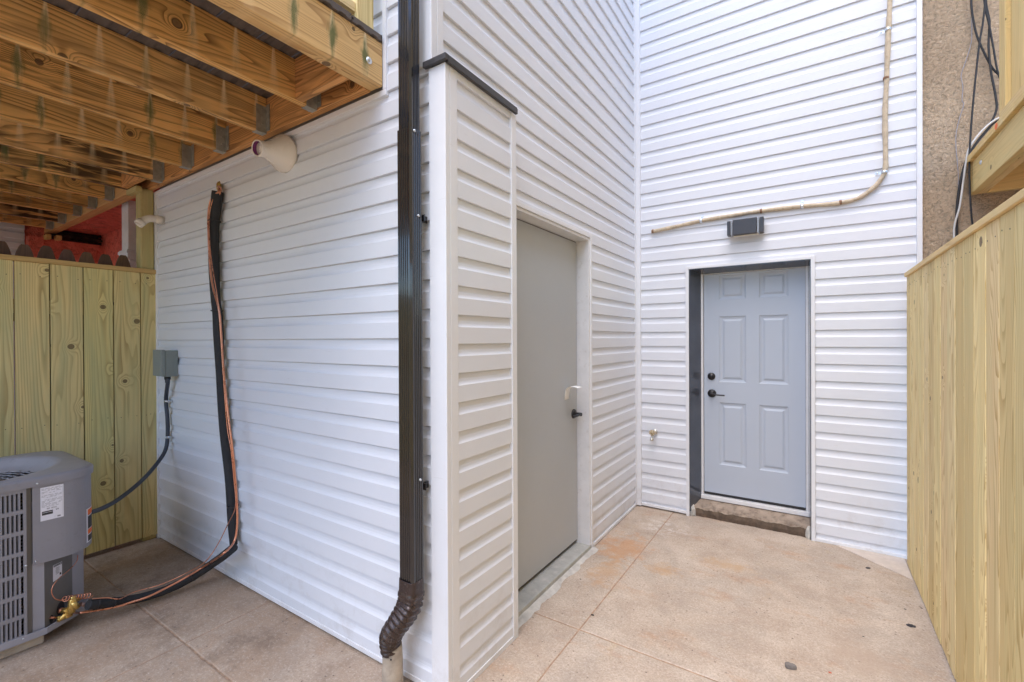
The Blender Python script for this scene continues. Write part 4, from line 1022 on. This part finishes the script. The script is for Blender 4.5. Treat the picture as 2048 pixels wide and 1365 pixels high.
for fi in (.30, .80, .93):
    i = int(fi*(len(FL)-1)); c = FL[i]; t = (FL[i+1]-FL[i]).normalized(); g = MB(); g.lathe([(.025, -.003), (.027, -.003), (.027, .003), (.025, .003)], c, t, 18); g.obj('cable_tie', BLK, ln)
g = MB(); h0 = PY(438, 374, 1.39); blob(g, h0, (.022, .012, .034), 8); g.obj('sealant_hole', BRASS, ln)
g = MB(); g.tube([h0, PY(440, 380, 1.36), PY(437, 392, 1.352)], .011, 12, 4); g.obj('copper_stub', COPPER, ln)

# ------------------------------------------------------------------ wall light above the door
YW = 3.972
def PB(px, py, y=3.87): return P(px, py, 'y', y)
wl_ = thing('wall_light', (-.43, 3.92, 2.31), 'rectangular dark wall light with clear ends above the blue-grey door', 'wall light')
x0, x1 = PB(1454, 455).x, PB(1527, 450).x; zc = 2.318; zh = .058
g = MB(); g.box(x0+.01, x1-.01, 3.935, YW+.01, zc-.05, zc+.05, bev=.002); g.obj('back_plate', LAMPH, wl_)
W_ = x1-x0
g = MB(); g.box(x0+W_*.16, x1-W_*.185, 3.865, 3.934, zc-zh, zc+zh, bev=.0025); g.obj('centre_housing', LAMPH, wl_)
g = MB(); g.box(x0, x0+W_*.09, 3.868, 3.934, zc-zh+.002, zc+zh-.004, bev=.002); g.obj('end_housing', LAMPH, wl_)
g = MB(); g.box(x1-W_*.11, x1, 3.868, 3.934, zc-zh+.002, zc+zh-.002, bev=.002); g.obj('end_housing', LAMPH, wl_)
g = MB(); g.box(x0+W_*.095, x0+W_*.155, 3.872, 3.933, zc-zh+.001, zc+zh-.001, bev=.004); g.obj('lamp_glass', GLASS, wl_)
g = MB(); g.box(x1-W_*.18, x1-W_*.115, 3.872, 3.933, zc-zh+.001, zc+zh-.001, bev=.004); g.obj('lamp_glass', GLASS, wl_)
g = MB(); g.box(x0+.04, x1-.04, 3.90, 3.93, zc-zh-.004, zc-zh-.001); g.obj('lamp_lens', simple('frosted_lens', (.7, .66, .55), .5), wl_)

# ------------------------------------------------------------------ old cable with straps
cb = MB(); cpx = [(1303, 464), (1345, 455), (1402, 442), (1470, 430.5), (1522, 422.5), (1604, 413), (1650, 409.5), (1682, 406), (1718, 396), (1748, 375), (1766, 352), (1771, 335), (1771, 300), (1770, 230), (1773, 160), (1776, 80), (1780, -2)]
YC = 3.958
pts = [PB(x, y, YC) for x, y in cpx]; pts += [Vector((pts[-1].x+.01, YC, z)) for z in (4.1, 4.8, 5.6, 6.6)]
random.seed(5)
cb.tube(pts, lambda t: .0145+.0012*math.sin(t*61)+.0008*math.sin(t*173), 12, 6)
cbo = cb.obj('service_cable', BEIGEC); tag(cbo, 'old beige cable strapped to the back wall, bending down over the wall light', 'cable')
for (px, py, dx_, dz_) in ((1402, 442, .25, 1), (1604, 413, .05, 1), (1769, 345, -1, .05), (1776, 60, -1, .0)):
    c = PB(px, py, YC); g = MB()
    along = Vector((1, 0, .12)) if abs(dz_) == 1 else Vector((0, 0, 1)); side_ = Vector((dx_, 0, dz_)).normalized()
    g.lathe([(.0155, -.009), (.0178, -.009), (.0185, -.003), (.0185, .003), (.0178, .009), (.0155, .009)], c, along, 18)
    c2 = c+side_*(.030 if abs(dz_) == 1 else .034); ax1 = side_; ax2 = along.normalized()
    L = .016
    for s_ in (0,):
        q = [c2-ax1*L-ax2*.008, c2+ax1*L-ax2*.008, c2+ax1*L+ax2*.008, c2-ax1*L+ax2*.008]
        yb = 3.968
        for p_ in q: p_.y = yb
        g.face(q); q2 = [p_+Vector((0, -.0025, 0)) for p_ in q]; g.face(q2)
        for k in range(4): g.face([q[k], q[(k+1) % 4], q2[(k+1) % 4], q2[k]])
    cc = c2+ax1*.003; cc.y = yb-.0025; g.lathe([(0, .004), (.004, .004), (.0055, .001), (.0055, 0)], cc, (0, -1, 0), 10)
    g.obj('pipe_strap', ZINC, cbo)
for px, py in ((1522, 422.5), (1681, 405.5), (1772, 157), (1306, 463)):
    c = PB(px, py, YC-.001); g = MB(); t = Vector((1, 0, .1)) if py > 200 else Vector((0, 0, 1)); g.lathe([(.0155, -.007), (.0165, -.005), (.0168, .004), (.0155, .008)], c, t, 14); g.obj('tape_band', simple('brown_tape', (.22, .12, .07), .8, var=.5, scale=60), cbo)

# ------------------------------------------------------------------ hose spigot
sp = thing('hose_spigot', (-1.15, 3.93, .62), 'small brass outdoor tap on the back wall left of the blue-grey door', 'tap')
c = P(1306, 867, 'y', 3.92)
g = MB(); g.tube([c+Vector((0, .055, .004)), c+Vector((0, .0, .002)), c+Vector((-.001, -.022, -.016)), c+Vector((-.001, -.03, -.042))], .0105, 12, 4); g.lathe([(.0125, .0), (.0145, .003), (.0145, .018), (.011, .02)], c+Vector((-.001, -.030, -.040)), (0, -.25, -1), 14); g.lathe([(.024, 0), (.024, .004), (.013, .007)], (c.x, 3.972, c.z+.004), (0, -1, 0), 20); g.obj('spout', CHROME, sp)
g = MB(); hc = c+Vector((.003, -.04, .012)); g.tube([c+Vector((0, -.005, .0)), hc], .007, 10, 1)
for k in range(7):
    a = 2*math.pi*k/7; r = bmesh.ops.create_icosphere(g.bm, subdivisions=2, radius=.0078, matrix=Matrix.Translation(hc+Vector((.019*math.cos(a), .0, .019*math.sin(a)))))
g.lathe([(0, .003), (.019, .003), (.019, -.003), (0, -.003)], hc, (0, 1, 0), 16); g.obj('handle', simple('old_brass_handle', (.55, .45, .3), .45, .6, var=.3, scale=80), sp)
g = MB(); g.box(c.x-.004, c.x+.03, 3.925, 3.945, c.z+.006, c.z+.020, bev=.002); g.lathe([(.010, 0), (.012, .004), (.011, .016), (0, .018)], c+Vector((.012, .01, .008)), (.4, 0, 1), 10); g.obj('vacuum_breaker', CHROME, sp)

# ------------------------------------------------------------------ right: stucco house, cables, neighbour deck
nb = thing('stucco_house', (3, 4.2, 0), 'neighbouring row house wall in rough tan stucco behind the right fence', 'house')
g = MB(); g.box(.5925, 7., 3.995, 9.5, -.05, 7.45); g.obj('wall', STUC, nb)
g = MB(); g.box(.58, 7.05, 3.93, 4.05, 7.46, 7.62, bev=.01); g.obj('cornice', VT, nb)
nd = thing('neighbour_deck', (2.0, 2.5, 2.36), 'pale new-wood raised deck beyond the right fence', 'deck')
g = MB(); g.box(.815, .853, -1.5, 3.985, 2.358, 2.546, 'y', .4, bev=.004); rj = g.obj('rim_joist', W_NEW, nd)
g = MB(); g.box(.855, .893, -1.5, 3.985, 2.36, 2.545, 'y', .7, bev=.004); g.obj('rim_joist', W_NEW, nd)
g = MB(); c = P(1962, 325, 'x', .815); g.lathe([(0, .007), (.008, .006), (.014, .001), (.014, 0)], c, (-1, 0, 0), 14); g.obj('carriage_bolt', ZINC, rj)
for i in range(6):
    x = 1.26+.4*i; g = MB(); g.box(x-.019, x+.019, -1.5, 3.95, 2.362, 2.545, 'y', bev=.003); g.obj('joist', W_NEW, nd)
g = MB(); g.box(.895, 3.4, 3.952, 3.99, 2.358, 2.545, 'x', bev=.003); g.obj('ledger', W_NEW, nd)
y1 = 3.985
while y1 > -1.5:
    g = MB(); g.box(.793, 3.45, y1-.138, y1, 2.547, 2.585, 'x', bev=.003); g.obj('deck_board', W_NEW, nd); y1 -= .142
g = MB(); g.box(.817, .905, 3.343, 3.433, 2.586, 4.9, 'z', .2, bev=.004); g.obj('screen_post', W_NEW, nd)
g = MB(); y1 = 3.342
while y1 > -1.4:
    g.box(.835+random.uniform(0, .004), .855, y1-.135, y1-.002, 2.62, 4.85, 'z', bev=.002); y1 -= .139
g.obj('screen_boards', W_NEW, nd)
g = MB(); g.box(.80, .834, -1.4, 3.342, 2.5865, 2.625, 'y', bev=.003); g.obj('screen_rail', W_NEW, nd)
g = MB(); c = P(1992, 253, 'x', .7925); blob(g, c, (.0006, .022, .016), 5); g.obj('paint_spot', ORNG, nd)
for yp in (-1.3, .9): 
    g = MB(); g.box(.86, .95, yp, yp+.09, 0, 2.357, 'z', bev=.004); g.obj('deck_post', W_NEW, nd)

def cabl(pts, r, mt, label, y=3.93):
    g = MB(); P3 = []
    for x, z in pts: P3.append(Vector((x, y, z)))
    # extend above the frame
    g.tube(P3, r, 8, 5); o = g.obj('hanging_cable', mt); tag(o, label, 'cable', 'cables hanging on the stucco wall'); return o
cabl([(.815, 3.75), (.821, 3.531), (.829, 3.438), (.845, 3.332), (.876, 3.221), (.904, 3.134), (.935, 3.07), (1.0, 2.98), (1.06, 2.93)], .0055, RUB, 'black cable curving right across the stucco and behind the neighbour deck screen', 3.955)
cabl([(.885, 3.75), (.871, 3.51), (.861, 3.381), (.845, 3.254), (.828, 3.048), (.812, 2.818), (.802, 2.607), (.802, 2.416), (.81, 2.213), (.822, 2.05), (.83, 1.5), (.84, .5), (.84, .0)], .005, RUB, 'long straight black cable dropping past the deck end to behind the right fence', 3.905)
cabl([(.86, 3.75), (.876, 3.508), (.896, 3.368), (.912, 3.241), (.935, 3.06), (.98, 2.9)], .005, RUB, 'short black cable fanning down to the right edge of the stucco', 3.94)
cabl([(.872, 3.75), (.884, 3.505), (.898, 3.389), (.894, 3.248), (.904, 3.09), (.919, 2.975), (.929, 2.875), (.921, 2.82), (.906, 2.784)], .0058, RUB, 'black cable ending in a loose hook just above the neighbour deck', 3.945)
cabl([(1.0, 2.80), (.924, 2.775), (.884, 2.732), (.828, 2.646), (.790, 2.554), (.763, 2.413), (.750, 2.257), (.750, 2.075), (.75, 1.5), (.75, 0)], .0075, RUB, 'thick black cable bending out from above the neighbour deck and down the stucco', 3.935)
cabl([(1.0, 2.795), (.925, 2.785), (.862, 2.732), (.806, 2.645), (.790, 2.565), (.775, 2.422), (.759, 2.277), (.738, 2.178), (.734, 2.065), (.735, 1.5), (.735, 0)], .0055, GREYW, 'pale grey cable beside the thick black one on the stucco', 3.918)
cabl([(.83, 3.75), (.829, 3.383), (.825, 3.306), (.800, 3.2), (.780, 3.125), (.788, 3.05), (.784, 2.961), (.792, 2.936), (.767, 2.83), (.755, 2.72), (.765, 2.537), (.767, 2.468), (.765, 2.3), (.76, 1.5)], .0022, THINW, 'thin kinked grey wire tacked down the stucco', 3.985)

# ------------------------------------------------------------------ left neighbour: red alcove and white siding
rh = thing('red_house', (-6.5, 1.6, 0), 'red-painted neighbouring house with charred lath seen over the left fence', 'house')
XR, YRd, ZS = -6.5, 1.74, 2.64
g = MB(); g.box(XR-.1, XR, 1.26, YRd, 0, 2.515); g.obj('wall', RED, rh)
g = MB(); g.box(XR-.4, -4.3, YRd, YRd+.1, 0, ZS); g.obj('wall', RED, rh)
g = MB(); g.box(XR-.1, -4.3, 1.42, YRd+.1, ZS, ZS+.1); g.box(XR-.1, -4.3, 1.30, 1.419, 2.83, 2.9); g.obj('soffit', RED, rh)
g = MB(); g.box(XR-.25, XR-.2, 1.2, YRd+.12, 2.40, 2.75); g.obj('wall_cavity', BLK, rh)
g = MB()
for k in range(5):
    z0 = 2.512+.026*k; g.box(XR-.12+random.uniform(-.03, .02), XR-.09+random.uniform(-.02, .03), 1.30+random.uniform(0, .06), YRd-.002, z0, z0+.02, 'y')
g.obj('charred_lath', BURNT, rh)
g = MB(); g.box(XR-.1, XR+.02, 1.155, 1.2595, 0, 2.52); g.obj('pier', RED, rh)
g = MB(); g.box(XR-.02, XR+.1, 1.262, 1.30, 2.50, 2.545, 'x', bev=.004); g.box(XR-.02, XR+.09, 1.34, 1.38, 2.505, 2.55, 'x', bev=.004); g.obj('broken_stud', wood('split_stud', (.72, .47, .18), (.4, .2, .07)), rh)
g = MB(); lips = [0.1*k for k in range(1, 45)]; siding(g, ('B', XR-.16), lips, [(-3.5, 1.155, .05, 3.6)]); g.obj('siding', VW, rh, False)
g = MB(); g.box(XR-.4, XR-.165, -3.5, 1.3, 0, 3.6); g.obj('wall', RED, rh)
g = MB(); g.box(XR-.4, -4.16, 1.85, 9.5, 0, 7.4); g.box(XR-.4, -4.16, 1.42, 1.84, 2.75, 7.4); g.obj('wall', RED, rh)
nds = thing('neighbour_downspout', (-4.72, 1.5, 0), 'white downspout of the red house beside the deck post', 'downspout')
a = P(257.5, 395, 'y', 1.47); b_ = P(270.5, 395, 'y', 1.47)
g = MB(); g.box(a.x, b_.x, 1.42, 1.49, 2.235, 2.83, bev=.004); g.obj('pipe', WHITEP, nds)
g = MB(); g.box(a.x-.035, b_.x+.01, 1.41, 1.50, 2.145, 2.234, bev=.004); g.box(a.x-.045, b_.x+.02, 1.405, 1.505, 2.20, 2.225, bev=.003); g.obj('connector', WHITEP, nds)
g = MB(); g.prism([(a.x, 2.144), (b_.x, 2.144), (b_.x-.04, 2.03), (b_.x-.06, 2.03)], 'y', 1.43, 1.48); g.obj('tail', WHITEP, nds)

# ------------------------------------------------------------------ debris on the slab, mortar wedge
def deb(px, py, s, col, label, seed, h=.35, rz=0):
    s *= .78; c = P(px, py, 'z', 0); g = MB(); blob(g, (0, 0, s*h*.5), (s, s*.62, s*h), seed, .0003); o = g.obj('debris', simple('debris_'+str(seed), col, .85, var=.3, scale=90, bump=.6))
    o.location = (c.x, c.y, 0.0); o.rotation_euler = (0, 0, rz); tag(o, label, 'debris', 'bits of debris on the concrete'); return o
deb(1185, 1231, .011, (.02, .02, .02), 'small black chip lying on the long slab joint near the grey door', 1)
deb(1161, 1159, .007, (.025, .02, .02), 'tiny dark crumb on the concrete just right of the grey door sill', 2)
deb(1822, 1253, .024, (.05, .045, .05), 'elongated dark chip on the concrete close to the right fence', 4, .3, .2)
deb(1736, 1137, .020, (.09, .08, .08), 'dark curled chip by the pale mortar wedge at the fence corner', 5, .3, .8)
deb(1660, 1346, .009, (.5, .13, .07), 'tiny red fleck right of the grey broken stone', 6)
deb(1810, 1219, .007, (.02, .02, .02), 'left of the pair of tiny black specks near the right fence', 7)
deb(1843, 1217, .007, (.03, .015, .012), 'right of the pair of tiny black specks, touching the right fence', 8)
deb(1727, 1274, .006, (.02, .02, .02), 'lone black speck on the open concrete right of centre', 9)
deb(1513, 1225, .005, (.05, .05, .08), 'tiny bluish speck in the middle of the slab', 10)
c = P(1581, 1336, 'z', 0)
g = MB(); g.prism([(-.022, -.012), (-.020, .012), (-.002, .019), (.004, .011), (.010, .013), (.021, .006), (.023, -.011), (.006, -.016)], 'z', .0005, .016)
bmesh.ops.bevel(g.bm, geom=list(g.bm.edges), offset=.0025, segments=2, affect='EDGES')
o = g.obj('broken_stone', simple('grey_stone', (.20, .18, .165), .9, var=.2, scale=60, bump=.7)); o.location = (c.x, c.y, 0); o.rotation_euler = (0, 0, .3); tag(o, 'grey notched piece of broken stone on the concrete in front', 'stone')
g = MB(); g.prism([(.13, 3.955), (.498, 3.64), (.498, 3.99), (.2, 3.99)], 'z', .0003, .004); o = g.obj('mortar_wedge', simple('pale_mortar', (.62, .54, .47), .9, var=.1, scale=20, bump=.5, bscale=80)); tag(o, 'thin pale wedge of mortar in the corner below the right end of the back wall', 'mortar patch')
